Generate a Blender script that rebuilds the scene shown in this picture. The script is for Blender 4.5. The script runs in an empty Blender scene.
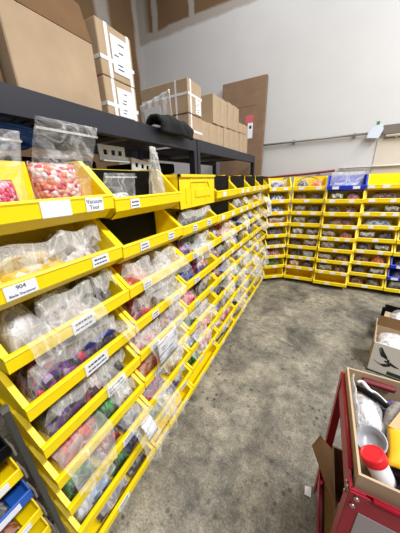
import bpy, bmesh, math, random
from mathutils import Vector, Matrix, noise

random.seed(7)
scene = bpy.context.scene
COL = scene.collection
PI = math.pi

# ------------------------------------------------------------------ colours / materials
def lin(r, g, b):
    f = lambda c: (c / 255 / 12.92) if c / 255 <= 0.04045 else ((c / 255 + 0.055) / 1.055) ** 2.4
    return (f(r), f(g), f(b), 1.0)

def new_mat(name):
    m = bpy.data.materials.new(name)
    m.use_nodes = True
    nt = m.node_tree
    bs = nt.nodes['Principled BSDF']
    return m, nt, bs

def plain(name, rgb, rough=0.5, metal=0.0, var=0.06, scale=12.0, bump=0.0, spec=0.5):
    m, nt, bs = new_mat(name)
    tc = nt.nodes.new('ShaderNodeTexCoord')
    nz = nt.nodes.new('ShaderNodeTexNoise'); nz.inputs['Scale'].default_value = scale; nz.inputs['Detail'].default_value = 4
    nt.links.new(tc.outputs['Object'], nz.inputs['Vector'])
    mx = nt.nodes.new('ShaderNodeMix'); mx.data_type = 'RGBA'
    c = lin(*rgb)
    mx.inputs[6].default_value = tuple(min(1, v * (1 - var)) for v in c[:3]) + (1,)
    mx.inputs[7].default_value = tuple(min(1, v * (1 + var)) for v in c[:3]) + (1,)
    nt.links.new(nz.outputs['Fac'], mx.inputs[0])
    nt.links.new(mx.outputs[2], bs.inputs['Base Color'])
    bs.inputs['Roughness'].default_value = rough
    bs.inputs['Metallic'].default_value = metal
    bs.inputs['Specular IOR Level'].default_value = spec
    if bump:
        bp = nt.nodes.new('ShaderNodeBump'); bp.inputs['Strength'].default_value = bump; bp.inputs['Distance'].default_value = 0.01
        nt.links.new(nz.outputs['Fac'], bp.inputs['Height']); nt.links.new(bp.outputs['Normal'], bs.inputs['Normal'])
    return m

def film_mat(name, tint, lo, hi, rough=0.22, scale=22.0):
    """clear polythene: transparent base with a milky glossy wrinkled film"""
    m, nt, bs = new_mat(name)
    out = nt.nodes['Material Output']
    tc = nt.nodes.new('ShaderNodeTexCoord')
    nz = nt.nodes.new('ShaderNodeTexNoise'); nz.inputs['Scale'].default_value = scale; nz.inputs['Detail'].default_value = 3; nz.inputs['Distortion'].default_value = 1.6
    nt.links.new(tc.outputs['Object'], nz.inputs['Vector'])
    bp = nt.nodes.new('ShaderNodeBump'); bp.inputs['Strength'].default_value = 0.7; bp.inputs['Distance'].default_value = 0.012
    nt.links.new(nz.outputs['Fac'], bp.inputs['Height'])
    nt.links.new(bp.outputs['Normal'], bs.inputs['Normal'])
    bs.inputs['Base Color'].default_value = lin(*tint)
    bs.inputs['Roughness'].default_value = rough
    bs.inputs['Specular IOR Level'].default_value = 0.8
    tr = nt.nodes.new('ShaderNodeBsdfTransparent')
    lw = nt.nodes.new('ShaderNodeLayerWeight'); lw.inputs['Blend'].default_value = 0.35
    nt.links.new(bp.outputs['Normal'], lw.inputs['Normal'])
    mr = nt.nodes.new('ShaderNodeMapRange')
    mr.inputs[1].default_value = 0.0; mr.inputs[2].default_value = 1.0
    mr.inputs[3].default_value = lo; mr.inputs[4].default_value = hi
    nt.links.new(lw.outputs['Facing'], mr.inputs[0])
    n3 = nt.nodes.new('ShaderNodeTexNoise'); n3.inputs['Scale'].default_value = scale*0.42; n3.inputs['Detail'].default_value = 2; n3.inputs['Distortion'].default_value = 1.2
    nt.links.new(tc.outputs['Object'], n3.inputs['Vector'])
    ds = nt.nodes.new('ShaderNodeMath'); ds.operation = 'SUBTRACT'; ds.inputs[1].default_value = 0.5; nt.links.new(n3.outputs['Fac'], ds.inputs[0])
    ab = nt.nodes.new('ShaderNodeMath'); ab.operation = 'ABSOLUTE'; nt.links.new(ds.outputs[0], ab.inputs[0])
    m2 = nt.nodes.new('ShaderNodeMapRange'); m2.inputs[1].default_value = 0.0; m2.inputs[2].default_value = 0.045; m2.inputs[3].default_value = 0.22; m2.inputs[4].default_value = 0.0
    nt.links.new(ab.outputs[0], m2.inputs[0])
    sm = nt.nodes.new('ShaderNodeMath'); sm.operation = 'ADD'; sm.use_clamp = True
    nt.links.new(mr.outputs[0], sm.inputs[0]); nt.links.new(m2.outputs[0], sm.inputs[1])
    mr = sm
    ms = nt.nodes.new('ShaderNodeMixShader')
    nt.links.new(mr.outputs[0], ms.inputs[0])
    nt.links.new(tr.outputs[0], ms.inputs[1]); nt.links.new(bs.outputs[0], ms.inputs[2])
    nt.links.new(ms.outputs[0], out.inputs['Surface'])
    return m

def pieces_mat(name, cols, scale=30.0, rough=0.4):
    """packed small parts: one colour per Voronoi cell"""
    m, nt, bs = new_mat(name)
    tc = nt.nodes.new('ShaderNodeTexCoord')
    mp = nt.nodes.new('ShaderNodeMapping'); mp.inputs['Scale'].default_value = (1.0, 1.6, 1.2); mp.inputs['Rotation'].default_value = (0.4, 0.3, 0.9)
    oi = nt.nodes.new('ShaderNodeObjectInfo')
    nt.links.new(tc.outputs['Object'], mp.inputs['Vector'])
    ml = nt.nodes.new('ShaderNodeMath'); ml.operation = 'MULTIPLY'; ml.inputs[1].default_value = 13.0
    nt.links.new(oi.outputs['Random'], ml.inputs[0])
    ad = nt.nodes.new('ShaderNodeVectorMath'); ad.operation = 'ADD'
    nt.links.new(mp.outputs['Vector'], ad.inputs[0]); nt.links.new(ml.outputs[0], ad.inputs[1])
    vo = nt.nodes.new('ShaderNodeTexVoronoi'); vo.inputs['Scale'].default_value = scale
    nt.links.new(ad.outputs[0], vo.inputs['Vector'])
    sp = nt.nodes.new('ShaderNodeSeparateColor')
    nt.links.new(vo.outputs['Color'], sp.inputs[0])
    cr = nt.nodes.new('ShaderNodeValToRGB'); cr.color_ramp.interpolation = 'CONSTANT'
    els = cr.color_ramp.elements
    els[0].position = 0.0; els[0].color = lin(*cols[0])
    els[1].position = 1.0 / len(cols); els[1].color = lin(*cols[1 % len(cols)])
    for i in range(2, len(cols)):
        e = els.new(i / len(cols)); e.color = lin(*cols[i])
    nt.links.new(sp.outputs[0], cr.inputs[0])
    nt.links.new(cr.outputs[0], bs.inputs['Base Color'])
    bp = nt.nodes.new('ShaderNodeBump'); bp.inputs['Strength'].default_value = 0.9; bp.inputs['Distance'].default_value = 0.012; bp.invert = True
    nt.links.new(vo.outputs['Distance'], bp.inputs['Height']); nt.links.new(bp.outputs['Normal'], bs.inputs['Normal'])
    bs.inputs['Roughness'].default_value = rough
    return m

def cardboard(name, rgb, flute=(60, 3, 3)):
    m, nt, bs = new_mat(name)
    tc = nt.nodes.new('ShaderNodeTexCoord')
    mp = nt.nodes.new('ShaderNodeMapping'); mp.inputs['Scale'].default_value = flute
    nt.links.new(tc.outputs['Object'], mp.inputs['Vector'])
    n1 = nt.nodes.new('ShaderNodeTexNoise'); n1.inputs['Scale'].default_value = 1.5; n1.inputs['Detail'].default_value = 4
    n2 = nt.nodes.new('ShaderNodeTexNoise'); n2.inputs['Scale'].default_value = 7.0; n2.inputs['Detail'].default_value = 5
    nt.links.new(mp.outputs['Vector'], n1.inputs['Vector']); nt.links.new(tc.outputs['Object'], n2.inputs['Vector'])
    a = nt.nodes.new('ShaderNodeMath'); a.operation = 'ADD'
    nt.links.new(n1.outputs['Fac'], a.inputs[0]); nt.links.new(n2.outputs['Fac'], a.inputs[1])
    mr = nt.nodes.new('ShaderNodeMapRange'); mr.inputs[1].default_value = 0.6; mr.inputs[2].default_value = 1.4
    nt.links.new(a.outputs[0], mr.inputs[0])
    mx = nt.nodes.new('ShaderNodeMix'); mx.data_type = 'RGBA'
    c = lin(*rgb)
    mx.inputs[6].default_value = tuple(v * 0.84 for v in c[:3]) + (1,)
    mx.inputs[7].default_value = tuple(min(1, v * 1.12) for v in c[:3]) + (1,)
    nt.links.new(mr.outputs[0], mx.inputs[0]); nt.links.new(mx.outputs[2], bs.inputs['Base Color'])
    bs.inputs['Roughness'].default_value = 0.85
    bs.inputs['Specular IOR Level'].default_value = 0.2
    return m

M = {}
M['yellow'] = plain('yellow_plastic', (255, 222, 4), 0.42, var=0.03, scale=5)
M['blue'] = plain('blue_plastic', (25, 50, 190), 0.4, var=0.05)
M['blue_light'] = plain('mid_blue_plastic', (40, 95, 190), 0.4, var=0.05)
M['black'] = plain('black_plastic', (8, 8, 10), 0.6, var=0.2, spec=0.15)
M['card'] = plain('white_card', (236, 238, 246), 0.6, var=0.03)
def printed_paper():
    m, nt, bs = new_mat('thin_printed_paper')
    tc = nt.nodes.new('ShaderNodeTexCoord')
    mp = nt.nodes.new('ShaderNodeMapping'); mp.inputs['Scale'].default_value = (14, 0, 95)
    nz = nt.nodes.new('ShaderNodeTexNoise'); nz.inputs['Scale'].default_value = 1.0; nz.inputs['Detail'].default_value = 2
    cr = nt.nodes.new('ShaderNodeValToRGB'); e = cr.color_ramp.elements
    e[0].position = 0.42; e[0].color = lin(150, 152, 162); e[1].position = 0.5; e[1].color = lin(222, 222, 226)
    nt.links.new(tc.outputs['Object'], mp.inputs['Vector']); nt.links.new(mp.outputs['Vector'], nz.inputs['Vector'])
    nt.links.new(nz.outputs['Fac'], cr.inputs[0]); nt.links.new(cr.outputs[0], bs.inputs['Base Color'])
    bs.inputs['Roughness'].default_value = 0.6
    return m
M['paper_grey'] = printed_paper()
M['ink'] = plain('dark_ink', (40, 40, 52), 0.7)
M['film'] = film_mat('clear_polythene', (245, 245, 247), 0.03, 0.25)
M['film_milky'] = film_mat('milky_polythene', (240, 240, 242), 0.20, 0.6, scale=16)
M['film_flap'] = film_mat('flat_polythene', (246, 246, 244), 0.17, 0.52, rough=0.18, scale=18)
M['blue_zip'] = plain('blue_zip', (40, 60, 170), 0.4)
M['beam'] = plain('slate_painted_steel', (31, 33, 46), 0.45, var=0.06, scale=4)
M['deck'] = plain('dark_wire_deck', (62, 52, 44), 0.6, var=0.15, scale=9)
M['deck_light'] = plain('galvanised_deck', (150, 146, 140), 0.45, metal=0.4, var=0.15)
M['carton'] = cardboard('tan_cardboard', (180, 157, 130), (6, 3, 3))
M['carton_fluted'] = cardboard('fluted_cardboard', (182, 160, 133), (3, 34, 3))
M['carton_dark'] = cardboard('brown_shaded_cardboard', (112, 84, 56), (8, 3, 3))  # brown board, with the raised flap's shade darkened into the colour
M['carton_panel'] = cardboard('panel_cardboard', (138, 112, 90), (3, 3, 10))
M['strap'] = plain('white_strapping', (235, 235, 238), 0.4)
M['cloth'] = plain('black_cloth', (17, 17, 21), 0.95, var=0.3, bump=0.5, scale=30)
M['red'] = plain('red_painted_steel', (168, 22, 46), 0.35, var=0.08, scale=6)
M['steel'] = plain('zinc_steel', (190, 190, 188), 0.3, metal=0.9)
M['post'] = plain('grey_steel', (92, 92, 90), 0.35, metal=0.6, var=0.15)
M['redcap'] = plain('red_cap', (222, 36, 46), 0.35, var=0.03)
M['white_plastic'] = plain('white_plastic', (228, 228, 232), 0.35)
M['grey_fur'] = plain('grey_foam', (140, 134, 128), 0.95, var=0.35, scale=90, bump=0.9)
M['wood'] = plain('pale_wood', (196, 158, 112), 0.7, var=0.15, scale=25)
M['yellow_pack'] = plain('yellow_packet', (238, 178, 22), 0.45, var=0.05)
M['grey_bowl'] = plain('grey_clear_plastic', (150, 154, 160), 0.25, var=0.1)
M['maroon'] = plain('maroon_plastic', (110, 26, 34), 0.5)
M['navy'] = plain('navy_plastic', (24, 34, 84), 0.45, var=0.2)
M['conduit'] = plain('grey_conduit', (128, 124, 118), 0.4, metal=0.3)
M['whitepipe'] = plain('white_pipe', (228, 226, 220), 0.45)
M['hose'] = plain('dark_red_hose', (120, 34, 32), 0.5)
M['green'] = plain('green_plastic', (40, 130, 60), 0.4)
M['brace'] = plain('dusty_brown_channel', (110, 102, 92), 0.6)
M['dirty_blue'] = plain('tag_blue_white', (206, 214, 232), 0.5)
M['metal_plate'] = plain('light_sheet_metal', (200, 200, 198), 0.35, metal=0.25)
M['darkgreen'] = plain('dark_green_card', (34, 56, 44), 0.6)
M['white_box'] = plain('white_printed_board', (216, 214, 208), 0.7, var=0.03)
M['grey_bracket'] = plain('warm_grey_plastic', (150, 140, 132), 0.6)
M['wall_stuff'] = plain('purple_plastic', (88, 40, 92), 0.5, var=0.2)

PAL = {
    'pink': [(214, 40, 100), (235, 150, 170), (220, 60, 110), (225, 205, 212)],
    'peach': [(228, 132, 96), (238, 206, 200), (228, 160, 140), (226, 220, 224), (206, 60, 90)],
    'orange': [(240, 92, 20), (232, 120, 40), (225, 80, 30), (225, 200, 185)],
    'white': [(232, 230, 234), (206, 198, 212), (240, 240, 244), (150, 142, 152), (222, 208, 200)],
    'purple': [(92, 32, 130), (160, 50, 160), (36, 30, 62), (190, 165, 205), (220, 40, 90)],
    'dark': [(26, 24, 36), (48, 40, 60), (84, 76, 88), (86, 46, 116)],
    'red': [(186, 16, 42), (140, 20, 50), (214, 180, 182), (80, 30, 60)],
    'redorange': [(232, 70, 36), (210, 44, 30), (190, 150, 150), (110, 40, 80)],
    'green': [(16, 128, 44), (10, 86, 34), (60, 160, 80), (50, 54, 62)],
    'blue': [(24, 50, 190), (70, 110, 220), (205, 210, 232), (30, 30, 90)],
    'lightblue': [(140, 175, 228), (196, 212, 236), (90, 130, 205), (225, 230, 240)],
    'navy': [(20, 24, 96), (40, 44, 140), (130, 120, 170), (18, 20, 44)],
    'yellowish': [(236, 196, 30), (222, 204, 130), (238, 228, 200), (200, 160, 40)],
    'mixed': [(36, 60, 200), (236, 90, 30), (214, 40, 120), (40, 36, 80), (225, 215, 215), (150, 70, 180)],
    'brown': [(112, 52, 30), (150, 80, 50), (60, 36, 28), (176, 140, 120)],
    'grey': [(112, 108, 110), (70, 66, 72), (150, 146, 144), (44, 42, 48)],
    'bluemix': [(50, 50, 180), (160, 130, 205), (220, 210, 222), (206, 40, 70), (36, 40, 120)],
}
NAME = {'peach': 'pale orange', 'pink': 'pink and red', 'orange': 'orange', 'white': 'white', 'purple': 'purple', 'dark': 'dark', 'red': 'dark red',
        'redorange': 'red orange', 'green': 'green', 'blue': 'blue', 'lightblue': 'pale blue', 'navy': 'navy', 'yellowish': 'yellowish',
        'mixed': 'multicoloured', 'brown': 'brown', 'grey': 'grey', 'bluemix': 'blue and red'}
PM = {k: pieces_mat('parts_' + k, v) for k, v in PAL.items()}

# ------------------------------------------------------------------ mesh builder
class MB:
    def __init__(self):
        self.bm = bmesh.new()
    def box(self, lo, hi, mat=None):
        x0, y0, z0 = lo; x1, y1, z1 = hi
        pts = [(x0,y0,z0),(x1,y0,z0),(x1,y1,z0),(x0,y1,z0),(x0,y0,z1),(x1,y0,z1),(x1,y1,z1),(x0,y1,z1)]
        self.hexa(pts, mat); return self
    def hexa(self, pts, mat=None):
        vs = [self.bm.verts.new((mat @ Vector(p)) if mat else p) for p in pts]
        for f in ((0,3,2,1),(4,5,6,7),(0,1,5,4),(1,2,6,5),(2,3,7,6),(3,0,4,7)):
            self.bm.faces.new([vs[i] for i in f])
        return self
    def prism(self, poly, axis, a, b):
        """extrude a 2D polygon along an axis between a and b; poly is in the two other axes in order"""
        def mk(p, t):
            return {'x': (t, p[0], p[1]), 'y': (p[0], t, p[1]), 'z': (p[0], p[1], t)}[axis]
        A = [self.bm.verts.new(mk(p, a)) for p in poly]; B = [self.bm.verts.new(mk(p, b)) for p in poly]
        n = len(poly)
        self.bm.faces.new(A); self.bm.faces.new(B[::-1])
        for i in range(n):
            self.bm.faces.new((A[i], B[i], B[(i+1) % n], A[(i+1) % n]))
        return self
    def tube(self, pts, r, seg=8, caps=True):
        pts = [Vector(p) for p in pts]
        rs = r if isinstance(r, (list, tuple)) else [r] * len(pts)
        rings = []
        up = None
        for i, p in enumerate(pts):
            d = (pts[min(i+1, len(pts)-1)] - pts[max(i-1, 0)]).normalized()
            if up is None:
                up = d.orthogonal().normalized()
            up = (up - d * up.dot(d)).normalized()
            s = d.cross(up)
            rings.append([self.bm.verts.new(p + (up * math.cos(2*PI*k/seg) + s * math.sin(2*PI*k/seg)) * rs[i]) for k in range(seg)])
        for a, b in zip(rings, rings[1:]):
            for k in range(seg):
                self.bm.faces.new((a[k], a[(k+1) % seg], b[(k+1) % seg], b[k]))
        if caps:
            self.bm.faces.new(rings[0][::-1]); self.bm.faces.new(rings[-1])
        return self
    def lathe(self, prof, seg=24, mat=None):
        rings = []
        for r, z in prof:
            ring = []
            for k in range(seg):
                v = Vector((r*math.cos(2*PI*k/seg), r*math.sin(2*PI*k/seg), z))
                ring.append(self.bm.verts.new(mat @ v if mat else v))
            rings.append(ring)
        for a, b in zip(rings, rings[1:]):
            for k in range(seg):
                self.bm.faces.new((a[k], a[(k+1) % seg], b[(k+1) % seg], b[k]))
        self.bm.faces.new(rings[0][::-1]); self.bm.faces.new(rings[-1])
        return self
    def grid(self, fn, nu, nv, thick=0.0):
        """sheet of fn(s,t); optional thickness via a second offset layer"""
        g = [[Vector(fn(i/nu, j/nv)) for j in range(nv+1)] for i in range(nu+1)]
        A = [[self.bm.verts.new(p) for p in row] for row in g]
        for i in range(nu):
            for j in range(nv):
                self.bm.faces.new((A[i][j], A[i+1][j], A[i+1][j+1], A[i][j+1]))
        if thick:
            self.bm.normal_update()
            B = [[self.bm.verts.new(v.co - v.normal * thick) for v in row] for row in A]
            for i in range(nu):
                for j in range(nv):
                    self.bm.faces.new((B[i][j+1], B[i+1][j+1], B[i+1][j], B[i][j]))
            for i in range(nu):
                self.bm.faces.new((A[i][0], B[i][0], B[i+1][0], A[i+1][0])); self.bm.faces.new((A[i+1][nv], B[i+1][nv], B[i][nv], A[i][nv]))
            for j in range(nv):
                self.bm.faces.new((A[0][j+1], B[0][j+1], B[0][j], A[0][j])); self.bm.faces.new((A[nu][j], B[nu][j], B[nu][j+1], A[nu][j+1]))
        return self
    def bevel(self, w, seg=1):
        bmesh.ops.recalc_face_normals(self.bm, faces=self.bm.faces[:])
        es = [e for e in self.bm.edges if len(e.link_faces) == 2 and e.calc_face_angle(0) > 0.6]
        bmesh.ops.bevel(self.bm, geom=es, offset=w, segments=seg, affect='EDGES', clamp_overlap=True)
        return self
    def mesh(self, name, mats, smooth=False, angle=None):
        bmesh.ops.recalc_face_normals(self.bm, faces=self.bm.faces[:])
        me = bpy.data.meshes.new(name)
        self.bm.to_mesh(me); self.bm.free()
        for m in (mats if isinstance(mats, (list, tuple)) else [mats]):
            me.materials.append(m)
        if smooth:
            for p in me.polygons:
                p.use_smooth = True
        return me

def link(name, me, parent=None, loc=(0,0,0), rot=(0,0,0), scale=(1,1,1)):
    o = bpy.data.objects.new(name, me)
    COL.objects.link(o)
    o.parent = parent
    o.location = loc; o.rotation_euler = rot; o.scale = scale
    return o

def tag(o, label, cat, group=None):
    o['label'] = label; o['category'] = cat
    if group: o['group'] = group
    return o

def empty(name, loc, label, cat, group=None, rz=0.0):
    o = link(name, None, None, loc, (0, 0, rz))
    o.empty_display_size = 0.05
    return tag(o, label, cat, group)

def struct(o):
    o['kind'] = 'structure'; return o

def text_mesh(txt, size, m):
    cu = bpy.data.curves.new('txt', 'FONT'); cu.body = txt; cu.size = size; cu.align_x = 'CENTER'; cu.align_y = 'CENTER'; cu.extrude = 0.0003
    o = bpy.data.objects.new('txt', cu); COL.objects.link(o)
    dg = bpy.context.evaluated_depsgraph_get()
    me = bpy.data.meshes.new_from_object(o.evaluated_get(dg))
    bpy.data.objects.remove(o)
    me.materials.clear(); me.materials.append(m)
    return me

# ------------------------------------------------------------------ setting
def floor_mat():
    m, nt, bs = new_mat('worn_concrete')
    tc = nt.nodes.new('ShaderNodeTexCoord')
    def N(scale, det=6, dist=0.0, rough=0.6):
        n = nt.nodes.new('ShaderNodeTexNoise'); n.inputs['Scale'].default_value = scale; n.inputs['Detail'].default_value = det
        n.inputs['Distortion'].default_value = dist; n.inputs['Roughness'].default_value = rough
        nt.links.new(tc.outputs['Object'], n.inputs['Vector']); return n
    def ramp(src, p0, c0, p1, c1):
        r = nt.nodes.new('ShaderNodeValToRGB'); e = r.color_ramp.elements
        e[0].position = p0; e[0].color = c0; e[1].position = p1; e[1].color = c1
        nt.links.new(src, r.inputs[0]); return r
    def mix(mode, fac, a, b):
        x = nt.nodes.new('ShaderNodeMix'); x.data_type = 'RGBA'; x.blend_type = mode
        if isinstance(fac, float): x.inputs[0].default_value = fac
        else: nt.links.new(fac, x.inputs[0])
        nt.links.new(a, x.inputs[6])
        if isinstance(b, tuple): x.inputs[7].default_value = b
        else: nt.links.new(b, x.inputs[7])
        return x.outputs[2]
    big = N(2.6, 7, 0.6, 0.65)
    base = ramp(big.outputs['Fac'], 0.34, lin(88, 86, 82), 0.66, lin(160, 154, 140))
    mid = N(14, 8, 0.3, 0.7)
    midr = ramp(mid.outputs['Fac'], 0.3, (0.5, 0.5, 0.5, 1), 0.7, (1.32, 1.31, 1.27, 1))
    c = mix('MULTIPLY', 1.0, base.outputs[0], midr.outputs[0])
    fine = N(95, 4, 0, 0.7)
    fr = ramp(fine.outputs['Fac'], 0.35, (0.6, 0.6, 0.6, 1), 0.65, (1.3, 1.3, 1.3, 1))
    c = mix('MULTIPLY', 1.0, c, fr.outputs[0])
    # dark oil spots
    vo = nt.nodes.new('ShaderNodeTexVoronoi'); vo.inputs['Scale'].default_value = 19; vo.inputs['Randomness'].default_value = 1.0
    nt.links.new(tc.outputs['Object'], vo.inputs['Vector'])
    sp = ramp(vo.outputs['Distance'], 0.16, (1, 1, 1, 1), 0.28, (0, 0, 0, 1))
    pt = ramp(N(2.1, 3).outputs['Fac'], 0.42, (0, 0, 0, 1), 0.6, (0.9, 0.9, 0.9, 1))
    k = mix('MULTIPLY', 1.0, sp.outputs[0], pt.outputs[0])
    c = mix('MIX', k, c, lin(58, 56, 54))
    # pale worn patches
    wp = ramp(N(1.15, 5, 1.2).outputs['Fac'], 0.58, (0, 0, 0, 1), 0.75, (0.4, 0.4, 0.4, 1))
    c = mix('MIX', wp.outputs[0], c, lin(176, 168, 150))
    nt.links.new(c, bs.inputs['Base Color'])
    bs.inputs['Roughness'].default_value = 0.62
    bs.inputs['Specular IOR Level'].default_value = 0.35
    bp = nt.nodes.new('ShaderNodeBump'); bp.inputs['Strength'].default_value = 0.25; bp.inputs['Distance'].default_value = 0.004
    nt.links.new(mid.outputs['Fac'], bp.inputs['Height']); nt.links.new(bp.outputs['Normal'], bs.inputs['Normal'])
    return m

def wall_mat(name, paint_top, stripes, axis):
    """painted wall up to paint_top, raw brown drywall with trowelled grey joint stripes above"""
    m, nt, bs = new_mat(name)
    tc = nt.nodes.new('ShaderNodeTexCoord')
    sx = nt.nodes.new('ShaderNodeSeparateXYZ'); nt.links.new(tc.outputs['Object'], sx.inputs[0])
    nz = nt.nodes.new('ShaderNodeTexNoise'); nz.inputs['Scale'].default_value = 3.0; nz.inputs['Detail'].default_value = 5
    nt.links.new(tc.outputs['Object'], nz.inputs['Vector'])
    def math_(op, a, b):
        n = nt.nodes.new('ShaderNodeMath'); n.operation = op
        for i, v in enumerate((a, b)):
            if isinstance(v, (int, float)): n.inputs[i].default_value = v
            else: nt.links.new(v, n.inputs[i])
        return n.outputs[0]
    def mr(v, a, b, c=0.0, d=1.0):
        n = nt.nodes.new('ShaderNodeMapRange'); n.inputs[1].default_value = a; n.inputs[2].default_value = b
        n.inputs[3].default_value = c; n.inputs[4].default_value = d
        nt.links.new(v, n.inputs[0]); return n.outputs[0]
    def mix(fac, a, b):
        x = nt.nodes.new('ShaderNodeMix'); x.data_type = 'RGBA'
        nt.links.new(fac, x.inputs[0])
        for i, v in ((6, a), (7, b)):
            if isinstance(v, tuple): x.inputs[i].default_value = v
            else: nt.links.new(v, x.inputs[i])
        return x.outputs[2]
    wob = math_('MULTIPLY', math_('SUBTRACT', nz.outputs['Fac'], 0.5), 0.10)
    z = math_('ADD', sx.outputs['Z'], wob)
    c = sx.outputs[axis]
    brown = mix(nz.outputs['Fac'], lin(104, 80, 56), lin(130, 104, 76))
    grey = lin(170, 163, 156)
    for s, w in stripes:
        d = math_('ABSOLUTE', math_('SUBTRACT', math_('ADD', c, wob), s), 0)
        brown = mix(mr(d, w, w * 0.55), brown, grey)
    paint = mix(nz.outputs['Fac'], lin(199, 199, 200), lin(209, 209, 210))
    col = mix(mr(z, paint_top + 0.10, paint_top + 0.13), grey, brown)
    col = mix(mr(z, paint_top - 0.02, paint_top + 0.02), paint, col)
    nt.links.new(col, bs.inputs['Base Color'])
    bs.inputs['Roughness'].default_value = 0.8
    bs.inputs['Specular IOR Level'].default_value = 0.25
    return m

WX, WY = -3.16, 4.0
struct(link('floor', MB().box((WX-0.1, -2.5, -0.08), (4.2, WY+0.1, 0.0)).mesh('floor', floor_mat())))
struct(link('wall_back', MB().box((WX-0.1, WY, 0.0), (4.2, WY+0.1, 5.6)).mesh('wall_back', wall_mat('back_wall_paint', 3.80, [(-2.8, 0.07), (-2.12, 0.06), (-3.16, 0.25), (-0.9, 0.06)], 0))))
struct(link('wall_left', MB().box((WX-0.1, -2.5, 0.0), (WX, WY, 5.6)).mesh('wall_left', wall_mat('left_wall_board', 1.2, [(3.22, 0.16), (4.0, 0.14), (2.0, 0.12), (0.8, 0.12)], 1))))
# low raised wainscot sheet at the right of the back wall
struct(link('trim_1', MB().box((0.53, WY-0.012, 0.0), (4.2, WY-0.001, 1.98)).mesh('trim', plain('wall_sheet', (205, 198, 188), 0.7, var=0.05, scale=3))))

# pale filled crack across the concrete
struct(link('trim_2', MB().tube([(-0.66, 2.22, -0.001), (-0.5, 2.18, -0.0008), (-0.32, 2.11, -0.001), (-0.2, 2.07, -0.0012), (-0.08, 2.01, -0.001)], 0.0028, 6).mesh('crack_fill', plain('crack_filler', (186, 180, 166), 0.8))))

# ------------------------------------------------------------------ stacking bins
DEPTH = 0.258
_bin_cache = {}
def bin_meshes(w, h, key, LIPB, LIPT):
    sv = 0.122 if LIPB > 0.02 else 0.055
    k = (round(w, 3), round(h, 3), key, LIPB)
    if k in _bin_cache: return _bin_cache[k]
    m = M[key]; d = DEPTH; t = 0.005; i = 0.010
    b = MB()
    b.box((i, 0.04, 0.0), (w-i, d-0.012, t))
    b.box((i, d-0.017, t), (w-i, d-0.012, h))
    side = [(0.04, 0.0), (0.002, LIPB), (0.002, LIPT), (sv+0.003, h), (d-0.012, h), (d-0.012, 0.0)]
    b.prism(side, 'x', i, i+t); b.prism(side, 'x', w-i-t, w-i)
    b.hexa([(i,0.04,0),(w-i,0.04,0),(w-i,0.049,0.0),(i,0.049,0.0),(i,0.0,LIPB),(w-i,0.0,LIPB),(w-i,0.009,LIPB),(i,0.009,LIPB)])
    # flanges along the side rims
    fl = [(0.004, LIPT-0.018), (0.0, LIPT), (sv, h), (d, h), (d, h-0.014), (sv+0.010, h-0.014), (0.014, LIPT-0.018)]
    b.prism(fl, 'x', 0.001, i+0.008); b.prism(fl, 'x', w-i-0.008, w-0.001)
    b.box((0.001, d-0.012, h-0.014), (w-0.001, d, h))
    # shallow ribs on the outside of the back
    b.box((w*0.3, d-0.012, 0.02), (w*0.3+0.01, d-0.008, h-0.02)); b.box((w*0.7, d-0.012, 0.02), (w*0.7+0.01, d-0.008, h-0.02))
    shell = b.mesh('bin_shell', m)
    l = MB()
    prof = [(0.0, LIPB), (-0.007, LIPB+0.003), (-0.009, LIPT-0.010), (-0.012, LIPT-0.004), (-0.008, LIPT+0.002), (0.004, LIPT+0.002), (0.005, LIPT-0.006), (0.0, LIPT-0.012)]
    l.prism(prof, 'x', 0.001, w-0.001)
    lip = l.mesh('bin_lip', m)
    _bin_cache[k] = (shell, lip)
    return shell, lip

_lab = {}
def label_mesh(w, h):
    k = (round(w, 3), round(h, 3))
    if k not in _lab:
        _lab[k] = MB().box((-w/2, -0.0012, -h/2), (w/2, 0, h/2)).mesh('label_card', M['card'])
    return _lab[k]
_ink = {}
def ink_mesh(w, h):
    k = (round(w, 3), round(h, 3))
    if k not in _ink:
        b = MB(); rr = random.Random(int(w*1000))
        x = -w*0.36
        while x < w*0.3:
            q = rr.uniform(0.06, 0.16)*w
            b.box((x, -0.0017, h*0.10), (x+q, -0.0012, h*0.10+h*0.15)); x += q + w*0.03
        x = -w*0.4
        while x < w*0.36:
            q = rr.uniform(0.05, 0.2)*w
            b.box((x, -0.0017, -h*0.28), (x+q, -0.0012, -h*0.28+h*0.12)); x += q + w*0.03
        _ink[k] = b.mesh('printing', M['ink'])
    return _ink[k]

class Stack:
    """a column of bins: origin = front left foot seen from the aisle, u along the width, v into the depth"""
    def __init__(s, ox, oy, ang, w, zs, where, top_h=0.2, lipb=0.030, lipt=0.081):
        s.ox, s.oy, s.ang, s.w, s.zs, s.where = ox, oy, ang, w, zs, where
        s.top_h = top_h; s.lipb, s.lipt = lipb, lipt
        s.R = Matrix.Translation((ox, oy, 0)) @ Matrix.Rotation(ang, 4, 'Z')
    def base(s, r):            # r = 0 is the top row
        return s.zs[r] - s.lipb
    def height(s, r):
        return s.top_h if r == 0 else s.base(r-1) - s.base(r) - 0.001
    def world(s, r, u, v, z):
        return s.R @ Vector((u, v, s.base(r) + z))

ORD = ['top', 'second highest', 'third highest', 'fourth highest', 'middle', 'fourth lowest', 'third lowest', 'second lowest', 'lowest']
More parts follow.
